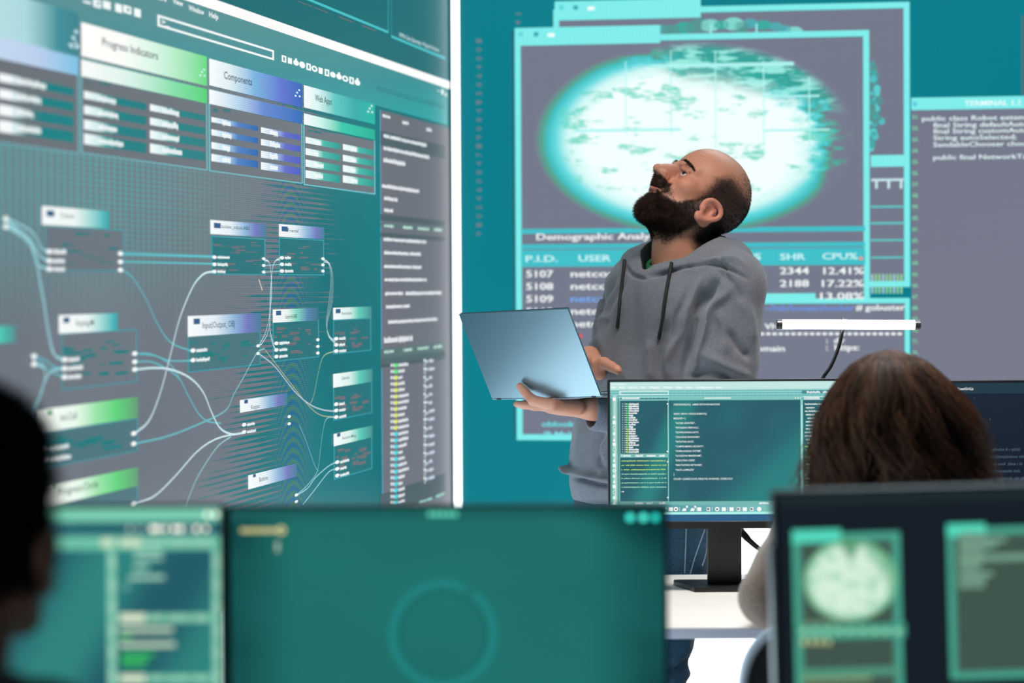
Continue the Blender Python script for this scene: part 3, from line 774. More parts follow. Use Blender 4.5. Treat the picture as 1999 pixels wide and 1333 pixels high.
# ---------------------------------------------------------------- glowing strip in the corner
m_strip = newmat('white_light_strip', (0.8,) * 3, 0.4, Emission_Color=(0.93, 0.97, 1.0, 1), Emission_Strength=2.6)
LS = thing('light_strip', 'white glowing vertical light strip in the corner where both video walls meet', 'light strip', CORNER)
nb = (dB - dL) / math.sqrt(2)
bm = bmesh.new(); add_box(bm, CORNER + nb * 0.026 + Z3 * 1.53, (nb, np.cross(Z3, nb), Z3), (0.010, 0.0085, 1.48), 0.004); bm_obj('diffuser', bm, m_strip, LS)
m_alu = newmat('brushed_aluminium', lin((170, 175, 180)), 0.35, 0.9)
bm = bmesh.new(); add_box(bm, CORNER + nb * 0.0125 + Z3 * 1.53, (nb, np.cross(Z3, nb), Z3), (0.0036, 0.0035, 1.48), 0.001); bm_obj('channel', bm, m_alu, LS)
# ---------------------------------------------------------------- desks, monitors, lamp
def ground(px, py, z):
    r = ray(px, py); return CAM + r * ((z - CAM[2]) / r[2])
XA, YA = np.array([1.0, 0, 0]), np.array([0, 1.0, 0])
m_desk = newmat('white_laminate', lin((238, 234, 230)), 0.45)
N, Lk, b = nt(m_desk); Lk.new(mix(m_desk, noise(m_desk, mapping(m_desk, coord(m_desk), (2, 30, 2)), 3, 3), lin((234, 229, 224)), lin((243, 240, 236))), b.inputs['Base Color'])
m_edge = newmat('grey_edge_band', lin((176, 176, 190)), 0.5)
N, Lk, b = nt(m_edge); bump(m_edge, noise(m_edge, coord(m_edge), 300), 0.05, 0.001)
m_leg = newmat('light_grey_steel', lin((200, 202, 206)), 0.35, 0.3)
DZ = 0.76
def desk(x0, x1, y0, y1, z, label):
    t = thing('desk', label, 'desk', ((x0 + x1) / 2, (y0 + y1) / 2, 0))
    bm = bmesh.new(); add_box(bm, ((x0 + x1) / 2, (y0 + y1) / 2 + .001, z - .0105), (XA, YA, Z3), ((x1 - x0) / 2, (y1 - y0) / 2, .0105), .0015); bm_obj('desktop', bm, m_desk, t)
    bm = bmesh.new(); add_box(bm, ((x0 + x1) / 2, y0 - .001, z - .0115), (XA, YA, Z3), ((x1 - x0) / 2, .0015, .0095), .0006); bm_obj('edge_band', bm, m_edge, t)
    for x in (x0 + .06, x1 - .06):
        for y in (y0 + .2, y1 - .08):
            bm = bmesh.new(); add_box(bm, (x, y, (z - .021) / 2), (XA, YA, Z3), (.022, .022, (z - .021) / 2), .004); bm_obj('leg', bm, m_leg, t)
    return t
YF = ground(1400, 1225, DZ)[1]; YB = ground(1400, 1121, DZ)[1]
desk(0.17, 1.95, YF, YB, DZ, 'white laminate desk that holds the upright monitor in front of the standing man')
FDZ = 0.70
desk(-0.9, 1.95, 3.25, 4.02, FDZ, 'white front desk under the three blurred near monitors')

def screen_bg(name, fn, strength=1.0):
    m = newmat(name, (0.004,) * 3, 0.25, Specular_IOR_Level=0.12); N, Lk, b = nt(m)
    uvv = coord(m, 'UV'); c = fn(m, uvv, sep(m, uvv))
    Lk.new(c, b.inputs['Emission Color']); b.inputs['Emission Strength'].default_value = strength
    return m

def monitor(label, tl, d, w, h, bez, bgmat, roll=0.0, yaw=0.0, tilt=0.0, zdesk=DZ, col_w=.073, base=None, group=None, shell=None, thick=.012):
    """tl = photo pixel of the casing's upper left corner, d = its distance; returns thing, screen part, Plane of the screen"""
    U = np.array([math.cos(yaw), math.sin(yaw), 0]); V = np.array([math.sin(yaw) * math.sin(tilt), math.cos(yaw) * math.sin(tilt), math.cos(tilt)])
    V = V - U * (V @ U); V /= np.linalg.norm(V)
    U, V = math.cos(roll) * U + math.sin(roll) * V, -math.sin(roll) * U + math.cos(roll) * V
    TL = S(*tl, d); O = TL - V * h; Nn = np.cross(U, V)
    ctr = O + U * w / 2 + V * h / 2
    t = thing('computer_monitor', label, 'monitor', (ctr[0], ctr[1] + .09, zdesk), group)
    l, r, tp, bt = bez
    bm = bmesh.new(); add_box(bm, ctr - Nn * (.004 + thick), (U, V, Nn), (w / 2, h / 2, thick), .004)
    add_box(bm, ctr - Nn * .036 - V * .02, (U, V, Nn), (w * .32, h * .30, .014), .010); bm_obj('casing', bm, shell or m_black, t)
    bm = bmesh.new()
    for c, hw, hh in (((l / 2, h / 2), l / 2, h / 2), ((w - r / 2, h / 2), r / 2, h / 2), ((w / 2, h - tp / 2), w / 2 - max(l, r) * .5, tp / 2), ((w / 2, bt / 2), w / 2 - max(l, r) * .5, bt / 2)):
        add_box(bm, O + U * c[0] + V * c[1] - Nn * .0025, (U, V, Nn), (hw, hh, .0028), .0008, 1)
    bm_obj('bezel', bm, m_black, t)
    pl = Plane(O + U * l + V * bt - Nn * .002, U, V, 0.00025); sw, sh = w - l - r, h - tp - bt
    P = [pl.at(u, v, hh) for hh in (0, -.003) for u, v in ((0, 0), (sw, 0), (sw, sh), (0, sh))]
    s = mesh('screen', P, [[0, 1, 2, 3], [7, 6, 5, 4], [0, 4, 5, 1], [1, 5, 6, 2], [2, 6, 7, 3], [3, 7, 4, 0]], bgmat, t, False, None, None, [(0, 0), (1, 0), (1, 1), (0, 1)] * 2)
    # stand
    cx, cy = ctr[0], ctr[1] + .075; ztop = ctr[2]
    bm = bmesh.new()
    add_box(bm, (cx, cy, (zdesk + .010 + ztop) / 2), (XA, YA, Z3), (col_w / 2, .012, (ztop - zdesk - .010) / 2), .003); bm_obj('stand_column', bm, m_black, t)
    bm = bmesh.new()
    if base is None: base = [(-.07, -.085), (.07, -.085), (.105, .055), (.105, .085), (-.105, .085), (-.105, .055)]
    vs = [bm.verts.new((cx + x, cy + y, zdesk + z)) for z in (0, .010) for x, y in base]; n = len(base)
    bm.faces.new(vs[:n][::-1]); bm.faces.new(vs[n:])
    for i in range(n): bm.faces.new((vs[i], vs[(i + 1) % n], vs[n + (i + 1) % n], vs[n + i]))
    bmesh.ops.bevel(bm, geom=[e for e in bm.edges], offset=.0015, segments=2, affect='EDGES')
    bm_obj('stand_base', bm, m_black, t)
    return t, s, pl

m_gM = screen_mat('monitor_pixels', 1.0, 0.004, 0.3)

# --- upright monitor on the back desk
def bgA(m, uvv, uv):
    d1 = mathn(m, 'ADD', mathn(m, 'MULTIPLY', uv[0], 1.15), mathn(m, 'MULTIPLY', uv[1], -0.75))
    d2 = mathn(m, 'ADD', uv[0], mathn(m, 'MULTIPLY', uv[1], -0.25))
    f = mathn(m, 'MAXIMUM', mathn(m, 'MULTIPLY', smooth(m, d1, .30, .62), smooth(m, d1, .95, .70)), mathn(m, 'MULTIPLY', smooth(m, d2, .02, .10), smooth(m, d2, .20, .12)))
    f2 = mathn(m, 'MULTIPLY', smooth(m, noise(m, mapping(m, uvv, (2, 1.3, 1), rot=(0, 0, .7)), 2.0, 2), .4, .65), 0.22)
    return mix(m, mathn(m, 'MAXIMUM', f, f2), lin((42, 94, 106)), lin((44, 128, 128)))
mA, sA, pA = monitor('upright black monitor showing code, in front of the standing man', (1186, 741.5), 6.05, .505, .318, (.005, .005, .0045, .016), screen_bg('code_screen', bgA))
g = Img(pA)
def bar(g, x0, y0, x1, y1, c, L=1): g.rect(x0, y0, x1, y1, c, L)
bar(g, 1191, 746, 1648, 760, (196, 232, 228)); bar(g, 1191, 760, 1648, 780, (92, 172, 172))
for k in range(58): bar(g, 1194 + k * 7.9, 761, 1194.8 + k * 7.9, 779, (140, 208, 205), 1.2)
for k in range(3): bar(g, 1191, 764 + k * 5, 1648, 764.7 + k * 5, (140, 208, 205), 1.2)
g.text('Commander', 1193, 751.5, 1221, 751.2, 4, (238, 252, 250), 2, 0.02)
for t, x0_, x1_ in (('File', 1193, 1201), ('Edit', 1210, 1220), ('Search', 1227, 1243), ('View', 1250, 1261), ('Plugins', 1269, 1287), ('Window', 1295, 1312), ('Help', 1320, 1331), ('View', 1339, 1351), ('Configuration', 1360, 1392), ('Start', 1397, 1410)):
    g.text(t, x0_, 758, x1_, 758, 4.2, (250, 255, 254), 2, 0.02)
g.frame(1209, 763, 1305, 770.5, 1.3, (240, 252, 248), 2); g.text('>_', 1211, 769, 1217, 769, 4, (245, 235, 225), 2.4, 0.02)
bar(g, 1565, 762, 1648, 768, (70, 140, 148), 1.4); g.greek(1575, 767, 1600, 3, W, 2); g.greek(1606, 767, 1640, 3, W, 2)
g.build('toolbar', m_gM, sA)
g = Img(pA)
g.grad(1191, 770, 1210, 990, [(0, (96, 170, 166)), (1, (84, 150, 146))], 1); g.grad(1194, 772, 1207, 990, [(0, (96, 165, 160)), (.5, (196, 228, 218)), (1, (96, 165, 160))], 1.2)
for k, y in enumerate((779, 790, 801, 813, 824.5, 835, 846.5, 858, 867, 877, 888, 898, 908.5, 918.5, 929.5, 939.5, 949.5, 960.5, 971.5, 981)):
    x = 1199
    if k in (1, 2): continue
    if k % 4 == 3: g.quad_uv([pA.uv(x - 3, y + 3), pA.uv(x + 3, y + 3), pA.uv(x, y - 3)], [W] * 3, 2)
    elif k in (11, 13): g.ring(x, y, 1.6, 3.2, W, 2, n=14)
    elif k % 4 == 2: g.disc(x, y, 3.2, (232, 246, 242), 2)
    elif k % 4 == 1: g.disc(x, y, 3.2, (200, 228, 220), 2); g.disc(x, y, 1.4, (110, 150, 150), 2.3)
    else: g.rect(x - 3, y - 3, x + 3, y + 3, W, 2)
g.build('icon_strip', m_gM, sA)
g = Img(pA)
bar(g, 1209.5, 774.5, 1305.5, 780, (44, 98, 110)); g.frame(1209.5, 774.5, 1305.5, 886, .8, (170, 226, 216), 1.4)
g.greek(1214, 779, 1250, 3, W, 2, .04); bar(g, 1209.5, 780, 1305.5, 781, (160, 222, 214), 1.5)
bar(g, 1217, 786, 1217.6, 884, W, 2)
for k in range(22):
    y = 788.6 + 4.45 * k; r = random.Random(k + 9); c = (80, 230, 110) if k < 11 else (190, 236, 90)
    for xx in (1214.4, 1219.6, 1221.8): g.rect(xx, y - 1, xx + 1, y + .8, W, 2)
    g.disc(1224.3, y, 1.6, c, 2.2); g.greek(1227, y + 1.5, 1227 + r.choice((9, 14, 17, 19, 20)), 2.6, W, 2, 0, .6)
bar(g, 1303.4, 788, 1304.6, 884, (200, 238, 230), 2); g.disc(1303, 788, 1.5, W, 2.2); g.disc(1303, 881, 1.5, W, 2.2)
g.build('file_tree', m_gM, sA)
g = Img(pA)
bar(g, 1209.5, 887, 1305.5, 892.5, (120, 186, 182), 1.4)
for xa, xb in ((1213, 1231), (1240, 1254), (1262, 1279), (1287, 1299)): g.greek(xa, 891, xb, 2.8, W, 2, .05)
g.frame(1209.5, 892, 1305.5, 979, .8, (150, 216, 206), 1.4)
for k in range(7):
    y = 900.6 + 8.55 * k
    g.greek(1213, y, 1300, 1.7, (186, 226, 120) if k < 3 else (160, 220, 186), 2, .1, .85, seed=k)
g.greek(1213, 960.5, 1218, 1.6, W, 2); bar(g, 1304, 894, 1305, 976, (190, 236, 226), 2); g.disc(1303.5, 901, 1.5, W, 2.2); g.disc(1303.5, 971, 1.5, W, 2.2)
bar(g, 1209.5, 979, 1648, 985, (118, 184, 178), 1.4)
for xa, xb in ((1240, 1254), (1262, 1274), (1287, 1299), (1482, 1500)): g.greek(xa, 983.5, xb, 2.8, W, 2, .05)
g.build('console_pane', m_gM, sA)
g = Img(pA)
bar(g, 1305.5, 774.5, 1563, 779.5, (128, 196, 188), 1.4); bar(g, 1375, 776, 1427, 777.6, W, 2)
for x in (1553, 1558, 1563): g.disc(x, 776.5, 1.2, W, 2)
WT = (232, 242, 240)
for t, x0_, x1_, y in (('STDSCR.NODELAY(1)   # MAKE GETCH NON-BLOCKING', 1315, 1405, 791), ('HEIGHT, WIDTH = STDSCR.GETMAXYX()', 1315, 1379.5, 809.3), ('MESSAGES = [', 1315, 1338.5, 818.3),
    ('"ACCESS GRANTED",', 1318.5, 1357, 827.3), ('"BYPASSING FIREWALL",', 1318.5, 1364.5, 836.4), ('"DOWNLOADING DATA",', 1318.5, 1364.5, 845.4), ('"CRACKING PASSWORD",', 1318.5, 1366.5, 854.8),
    ('"INITIATING HACK",', 1318.5, 1355, 863.7), ('"COMPROMISING SECURITY",', 1318.5, 1374, 873), ('"OVERLOADING SYSTEM",', 1318.5, 1369, 882), ('"ACCESSING MAINFRAME",', 1318.5, 1370, 891.2),
    ('"EXECUTING CODE",', 1318.5, 1357, 900.2), ('"INFILTRATING NETWORK",', 1318.5, 1371, 909.4), ('"HACK COMPLETE"', 1318.5, 1355, 918.6), (']', 1315, 1316.2, 927.2), ('COLORS = [CURSES.COLOR_PAIR(I) FOR I IN RANGE(1, CURSES.COLO', 1315, 1430, 936.2)):
    g.text(t, x0_, y, x1_, y, 3.7, WT, 2, 0.016)
g.build('code_pane', m_gM, sA)
g = Img(pA)
bar(g, 1562.5, 779.5, 1568, 979, (136, 206, 198), 1.4); bar(g, 1564.4, 790, 1566.2, 900, (200, 236, 228), 1.8)
g.frame(1569, 774, 1648, 780, .8, W, 1.8); g.greek(1571, 778.5, 1600, 3, W, 2, .04)
for k in range(24):
    y = 789 + 6.9 * k; r = random.Random(k + 70); x = 1571 + r.choice((0, 2, 5))
    c = (190, 230, 150) if 12 <= k < 17 else (226, 240, 236)
    g.greek(x, y + 1, x + r.choice((16, 30, 48, 56)), 2.4, c, 2, .05, .6)
g.build('side_pane', m_gM, sA)
g = Img(pA)
g.grad(1191, 985, 1648, 1001, [(0, (40, 92, 104)), (.3, (92, 160, 168)), (1, (150, 214, 208))], 1.4); bar(g, 1191, 1000, 1648, 1002.5, (170, 240, 232), 1.6)
bar(g, 1191, 1002.5, 1648, 1018, (48, 96, 136), 1.5)
for k, x in enumerate((1309.5, 1319.5, 1336, 1352, 1365, 1383, 1400, 1413, 1428, 1441.5, 1454, 1467.5, 1482, 1497)):
    y = 993.5
    if k in (0, 4, 7, 8, 10): g.rect(x - 4, y - 3.5, x + 4, y + 4, W, 2)
    elif k in (1, 6, 12, 13): g.disc(x, y, 4.4, W if k != 13 else (120, 200, 180), 2); (k == 1 or k == 6) and g.rect(x - 2, y - 1, x + 2, y + 1.5, (40, 50, 60), 2.4)
    elif k in (2, 3): g.quad_uv([pA.uv(x - 5, y + 4), pA.uv(x + 3, y + 4), pA.uv(x + 4, y - 1), pA.uv(x - 2, y - 2)], [W] * 4, 2); g.disc(x + 5, y - 4.5, 2.2, W, 2.2)
    else: g.rect(x - 3.5, y - 3.5, x + 3.5, y + 4, (226, 232, 236), 2); g.quad_uv([pA.uv(x - 2, y + 2.5), pA.uv(x + 2.4, y), pA.uv(x - 2, y - 2.5)], [(26, 28, 34)] * 3, 2.4)
    if k in (1, 3, 5, 7): g.rect(x + 7, y - 4, x + 7.6, y + 4, W, 2)
for k in range(9): g.disc(1213 + k * 11, 992, 2, (180, 210, 210), 2)
g.build('dock_bar', m_gM, sA)

# --- second monitor on the back desk, behind the seated woman
mB, sB_, pBm = monitor('dark screened monitor on the back desk, mostly behind the long brown hair', (1662, 744), 6.05, .505, .318, (.005, .005, .0045, .016),
    screen_bg('dark_code_screen', lambda m, uvv, uv: mix(m, smooth(m, uv[1], .2, 1.0), lin((20, 30, 44)), lin((26, 38, 54)))))
g = Img(pBm)
g.rect(1667, 749, 2120, 767, (36, 60, 72), 1); g.quad_uv([pBm.uv(1858, 761), pBm.uv(1864, 761), pBm.uv(1863, 755), pBm.uv(1860, 756)], [(170, 220, 60)] * 4, 2)
g.text('QuestGrid.js', 1868, 761.5, 1900, 760.5, 5.2, (226, 232, 234), 2, 0.02)
g.text('getUserInfo)', 1845, 801, 1882, 800, 5.5, (214, 220, 224), 2, 0.015); g.text('retrive.rail_block) {', 1840, 819.5, 1911, 818.5, 5.5, (206, 214, 216), 2, 0.015)
g.text('( 0 12 )', 1882, 846, 1903, 845.5, 5, (110, 116, 122), 2, 0.01); g.text('+', 1900, 779, 1904, 779, 4, (70, 84, 96), 2); g.text('/', 1931, 821, 1934, 821, 5, (120, 100, 80), 2)
for k in range(5): g.greek(1930, 880 + k * 14, 1990 + 20 * (k % 3), 4, (60, 78, 92), 2)
g.build('editor_text', m_gM, sB_)

# --- blurred near monitors
def bgM(m, uvv, uv):
    e = mathn(m, 'MULTIPLY', smooth(m, uv[0], 0.0, .17, .0, 1.0), smooth(m, uv[0], 1.0, .80, 0.0, 1.0))
    c = mix(m, e, lin((16, 66, 66)), lin((32, 114, 106)))
    c = mix(m, smooth(m, noise(m, uvv, 2.4, 2), .3, .7, 0, .5), c, lin((30, 104, 100)))
    c = mix(m, smooth(m, uv[1], .945, .965, 0, .75), c, lin((30, 92, 90)))
    return mix(m, smooth(m, mathn(m, 'ADD', uv[0], uv[1]), 1.72, 1.92, 0, .8), c, lin((6, 52, 54)))
FG = 'near monitors out of focus'
mM, sM, pM = monitor('big near monitor with an empty green screen and a faint ring outline', (439.5, 989), 3.88, .604, .36, (.007, .0055, .004, .012), screen_bg('green_screen', bgM), zdesk=FDZ, group=FG)
g = Img(pM)
g.ring(865, 1238, 90, 106, (36, 132, 132), 1.5, 64, 413, C0=(34, 122, 118)); g.ring(865, 1238, 80, 90, (32, 114, 108), 1.4, 60, 420, C0=(27, 104, 98))
g.build('progress_ring', m_gM, sM)
g = Img(pM)
for k in range(10): g.rect(470 + k * 7.1, 1031, 475 + k * 7.1, 1040, (232, 220, 150), 1.6)
g.ring(549, 1035, 4, 8.5, (232, 220, 150), 1.6, n=20); g.build('prompt_line', m_gM, sM); g = Img(pM); g.rect(538, 1057, 545, 1077, (170, 190, 176), 1.6)
g.build('text_cursor', m_gM, sM); g = Img(pM)
for k in range(5): g.disc(840 + k * 12, 1003.5, 5.5, (105, 225, 195), 1.6)
g.build('title_dots', m_gM, sM); g = Img(pM)
for x, c in ((1230, (70, 225, 208)), (1256, (80, 232, 214)), (1279, (40, 200, 184))): g.disc(x, 1010, 7, tuple(q * 1.25 for q in c), 1.6)
g.build('window_buttons', m_gM, sM)

def bgL(m, uvv, uv):
    d = mathn(m, 'ADD', uv[0], mathn(m, 'MULTIPLY', uv[1], -0.35))
    f = mathn(m, 'MULTIPLY', smooth(m, d, .30, .46), smooth(m, d, .62, .50))
    f2 = mathn(m, 'MULTIPLY', smooth(m, d, .68, .82), smooth(m, d, .98, .84))
    return mix(m, mathn(m, 'MAXIMUM', f, f2), lin((36, 92, 104)), lin((48, 132, 126)))
mL, sL, pLm = monitor('near monitor with code panes on a teal screen, beside the dark haired person', (-400, 990), 3.6, .542, .33, (.005, .005, .004, .012), screen_bg('teal_code_screen', bgL), zdesk=FDZ, group=FG)
g = Img(pLm); PC = (122, 206, 178)
g.rect(-390, 994, 430, 1020, PC, 1); g.rect(-390, 1020, 430, 1046, (42, 100, 110), 1); g.rect(-390, 1046, 430, 1072, (108, 192, 166), 1)
for x, r_ in ((253, 6), (274, 5), (299, 9), (309, 7), (322, 7), (341, 8), (352, 8), (364, 5), (384, 8), (402, 7)): g.disc(x, 1032, r_ * .62, (330, 326, 300) if r_ > 6 else (235, 245, 230), 2)
for x in (405, 421): g.disc(x, 1004, 4.6, (310, 318, 296), 2)
g.build('menu_bar', m_gM, sL)
g = Img(pLm); WC = (206, 226, 196)
for xa, xb in ((209, 229), (414, 433)):
    g.rect(xa, 1046, xb, 1560, (116, 196, 170), 1.2)
    for k in range(8): g.rect(xa + 4, 1082 + k * 44, xb - 4, 1114 + k * 44, (160, 215, 190), 1.6)
for x0_, x1_, y, h, c in ((197, 222, 1059, 16, WC), (234, 276, 1059, 16, WC), (284, 320, 1059, 12, (150, 205, 180)), (328, 370, 1059, 12, (150, 205, 180)), (376, 412, 1059, 12, (150, 205, 180)),
        (262, 318, 1077, 7, (150, 204, 186)), (262, 318, 1089, 7, (150, 204, 186)), (260, 290, 1107, 10, (140, 196, 180)), (252, 321, 1127, 8, (160, 210, 190)),
        (234, 284, 1206, 16, (224, 238, 206)), (290, 320, 1206, 12, (150, 208, 178)), (328, 368, 1206, 12, (150, 208, 178)), (376, 408, 1206, 12, (150, 208, 178)),
        (234, 338, 1229, 9, (190, 216, 190)), (232, 342, 1258, 9, (190, 216, 190)), (234, 257, 1243, 6, (70, 200, 90)), (237, 302, 1277, 6, (60, 196, 96)), (237, 288, 1287, 6, (60, 196, 96)), (237, 285, 1297, 6, (60, 196, 96)),
        (234, 284, 1324, 14, (224, 238, 206)), (290, 320, 1324, 10, (150, 208, 178)), (328, 368, 1324, 10, (150, 208, 178)), (376, 408, 1324, 10, (150, 208, 178))):
    g.rect(x0_, y - h / 2, x1_, y + h / 2, c, 1.8)
g.rect(229, 1198, 414, 1214, (96, 178, 156), 1.4); g.rect(229, 1316, 414, 1332, (96, 178, 156), 1.4); g.ring(247, 1145, 3, 7, (110, 170, 165), 1.6, n=18)
g.build('code_panes', m_gM, sL)

mR, sR, pR = monitor('near monitor at the lower right, dark screen with a glowing map panel', (1509, 961), 3.7, .60, .355, (.006, .006, .004, .012),
    screen_bg('navy_screen', lambda m, uvv, uv: mix(m, smooth(m, uv[1], .93, 1.0), lin((22, 30, 40)), lin((30, 46, 48)))), roll=math.radians(1.35), zdesk=FDZ, group=FG, thick=.026)
_o = pR.O - pR.U * .0085 + pR.V * .12; bm = bmesh.new(); add_box(bm, _o - pR.N * .026, (pR.U, pR.V, pR.N), (.0018, .15, .022), .0012); bm_obj('side_trim', bm, newmat('pale_silver_trim', lin((186, 200, 212)), .35, .2), mR)
g = Img(pR); KF = (70, 150, 130); KF2 = (84, 214, 186); KI = (64, 86, 76)
def pwin(x0, y0, x1, y1, tab, w):
    g.rect(x0, y0, x1, y1, KF, 1); g.rect(x0 + w, y0 + w, x1 - w, y1 - w, KI, 1.3); g.rect(x0, y0 - 8, x0 + tab, y0 + 15, KF2, 1.5); g.frame(x0 + 2, y0 + 2, x1 - 2, y1 - 2, 5, (78, 176, 150), 1.2)
pwin(1546, 1043, 1770, 1560, 96, 17)
g.rect(1553, 1222, 1768, 1243, (70, 160, 136), 1.6)
for k in range(9): g.rect(1562 + k * 23, 1227, 1575 + k * 23, 1237, (150, 214, 178), 1.8)
for k in range(4): g.rect(1564 + k * 16, 1248, 1574 + k * 16, 1258, (190, 196, 140), 1.8)
g.rect(1566, 1213, 1640, 1218, (110, 140, 110), 1.8); g.rect(1566, 1306, 1760, 1316, (80, 150, 124), 1.6); g.rect(1566, 1322, 1700, 1328, (120, 150, 112), 1.6)
g.build('map_panel', m_gM, sR)
def mapR():
    m = newmat('small_glowing_map', (0.004,) * 3, 0.3); N, Lk, b = nt(m); uvv = coord(m, 'UV'); uv = sep(m, uvv); x, y = uv[0], uv[1]
    r = mathn(m, 'SQRT', mathn(m, 'ADD', mathn(m, 'MULTIPLY', x, x), mathn(m, 'MULTIPLY', y, y)))
    cr = N.new('ShaderNodeValToRGB'); Lk.new(r, cr.inputs[0]); e = cr.color_ramp.elements
    e[0].position = 0.80; e[0].color = (*lin((214, 240, 220)), 1); e[1].position = 1.0; e[1].color = (*lin((76, 130, 100)), 1)
    q = e.new(.92); q.color = (*lin((140, 200, 160)), 1)
    c = mix(m, smooth(m, noise(m, mapping(m, uvv, (2, 3, 1)), 1.5, 3), .50, .62, 0, .65), cr.outputs[0], lin((120, 196, 160)))
    k = smooth(m, mathn(m, 'ADD', mathn(m, 'MULTIPLY', mathn(m, 'ABSOLUTE', mathn(m, 'ADD', x, -.02)), -2.0), y), .22, .70, 0, .95)
    c = mix(m, k, c, lin((84, 150, 112)))
    c = mix(m, mathn(m, 'MULTIPLY', smooth(m, mathn(m, 'ADD', x, mathn(m, 'MULTIPLY', y, .5)), .55, .95), .75), c, lin((104, 176, 136)))
    Lk.new(c, b.inputs['Emission Color']); b.inputs['Emission Strength'].default_value = 1.0; m.cycles.emission_sampling = 'NONE'; return m
c = pR.uv(1660, 1133); mu, mv = pR.size(1660, 1133)
V = [pR.at(c[0], c[1], .0004)] + [pR.at(c[0] + 92 * mu * math.cos(t), c[1] + 81 * mv * math.sin(t), .0004) for t in np.linspace(0, 2 * math.pi, 64, endpoint=False)]
mesh('world_map', V, [[0, 1 + i, 1 + (i + 1) % 64] for i in range(64)], mapR(), sR, False, None, None, [(0, 0)] + [(math.cos(t), math.sin(t)) for t in np.linspace(0, 2 * math.pi, 64, endpoint=False)])
g = Img(pR)
pwin(1848, 1031, 2290, 1314, 76, 15)
for k, (xa, xb) in enumerate(((1872, 1922), (1872, 1964), (1872, 1945), (1872, 1922), (1872, 2060), (1872, 1918), (1872, 1912), (1872, 1938), (1872, 1925), (1872, 1922))):
    g.rect(xa, 1040 + k * 11, xb, 1047 + k * 11, (118, 160, 138), 1.8)
g.build('terminal_panel', m_gM, sR)

# --- bar lamp
DL = 6.33
LP = thing('desk_lamp', 'bright white bar lamp on a thin gooseneck behind the upright monitor', 'lamp', (S(1640, 1115, DL)[0], S(1640, 1115, DL)[1], DZ))
p0, p1 = S(1516, 633, DL), S(1797, 634, DL); ax = (p1 - p0) / np.linalg.norm(p1 - p0); Lb = np.linalg.norm(p1 - p0)
m_tube = newmat('lamp_tube', (0.9,) * 3, 0.4, Emission_Color=(1, .985, .97, 1), Emission_Strength=9.0)
m_cap = newmat('grey_metal_cap', lin((110, 112, 116)), .35, .8)
bm = bmesh.new(); add_tube(bm, [p0 + ax * .011, p0 + ax * .013, p1 - ax * .013, p1 - ax * .011], [.0092, .0106, .0106, .0092], 24); bm_obj('light_tube', bm, m_tube, LP)
for q, s_ in ((p0, 1), (p1, -1)):
    bm = bmesh.new(); add_tube(bm, [q, q + ax * .001 * s_, q + ax * .0125 * s_, q + ax * .0135 * s_], [.0092, .0112, .0112, .0095], 24); bm_obj('end_cap', bm, m_cap, LP)
hb = S(1650, 622, DL)
bm = bmesh.new(); add_tube(bm, [p0 + ax * .02 + YA * .012, p1 - ax * .02 + YA * .012], .004, 12); add_tube(bm, [hb + YA * .010 + Z3 * .002, hb + YA * .010 - Z3 * .02], [.006, .006], 12); bm_obj('holder', bm, m_cap, LP)
neck = spline([hb + YA * .014 - Z3 * .004, S(1646, 645, DL) + YA * .012, S(1637, 680, DL) + YA * .006, S(1622, 715, DL), S(1604, 744, DL), S(1590, 800, DL), S(1592, 900, DL), S(1612, 1000, DL), LP.location + Vector((0, 0, .03))], 10)
m_neck = newmat('dark_gooseneck', lin((44, 44, 48)), .3, .6)
N, Lk, b = nt(m_neck); bump(m_neck, noise(m_neck, coord(m_neck), 500), .1, .001)
bm = bmesh.new(); add_tube(bm, neck, .0042, 12); bm_obj('gooseneck', bm, m_neck, LP)
bl = np.array(LP.location)
bm = bmesh.new(); add_tube(bm, [bl, bl + Z3 * .002, bl + Z3 * .016, bl + Z3 * .02, bl + Z3 * .034], [.05, .055, .053, .02, .008], 32); bm_obj('lamp_base', bm, m_cap, LP)

# --- black cable behind the upright monitor
cp = spline([S(1443, 1030, 6.16), S(1458, 1050, 6.15), S(1482, 1071, 6.15), S(1512, 1092, 6.15), S(1532, 1108, 6.17), ground(1545, 1120, DZ) + Z3 * .007, ground(1552, 1128, DZ) + Z3 * .007], 8)
n = len(cp); CB = thing('power_cable', 'black cable sloping down behind the stand of the upright monitor', 'cable', cp[-1] - Z3 * .006)
bm = bmesh.new(); add_tube(bm, cp, list(np.interp(np.arange(n), [0, 4, 14, 24, n], [.006, .0068, .0052, .0035, .0035])), 12); bm_obj('cord', bm, m_black, CB)
bm = bmesh.new(); add_tube(bm, [cp[5], cp[9]], [.0076, .0068], 10); bm_obj('plug', bm, m_black, CB)
# ---------------------------------------------------------------- smooth bodies: blended shapes on a grid, skinned with one continuous surface
def vec(*a): return np.array(a, float)
def unit(v): v = np.asarray(v, float); return v / np.linalg.norm(v)

def axis_pts(lo, hi, coarse, fine=()):
    """grid coordinates, finer inside the listed (lo, hi, step) spans"""
    out = [lo]
    while out[-1] < hi:
        x = out[-1]; st = coarse
        for a, b, s_ in fine:
            if a - coarse <= x <= b: st = min(st, s_)
        out.append(x + st)
    return np.array(out, np.float32)

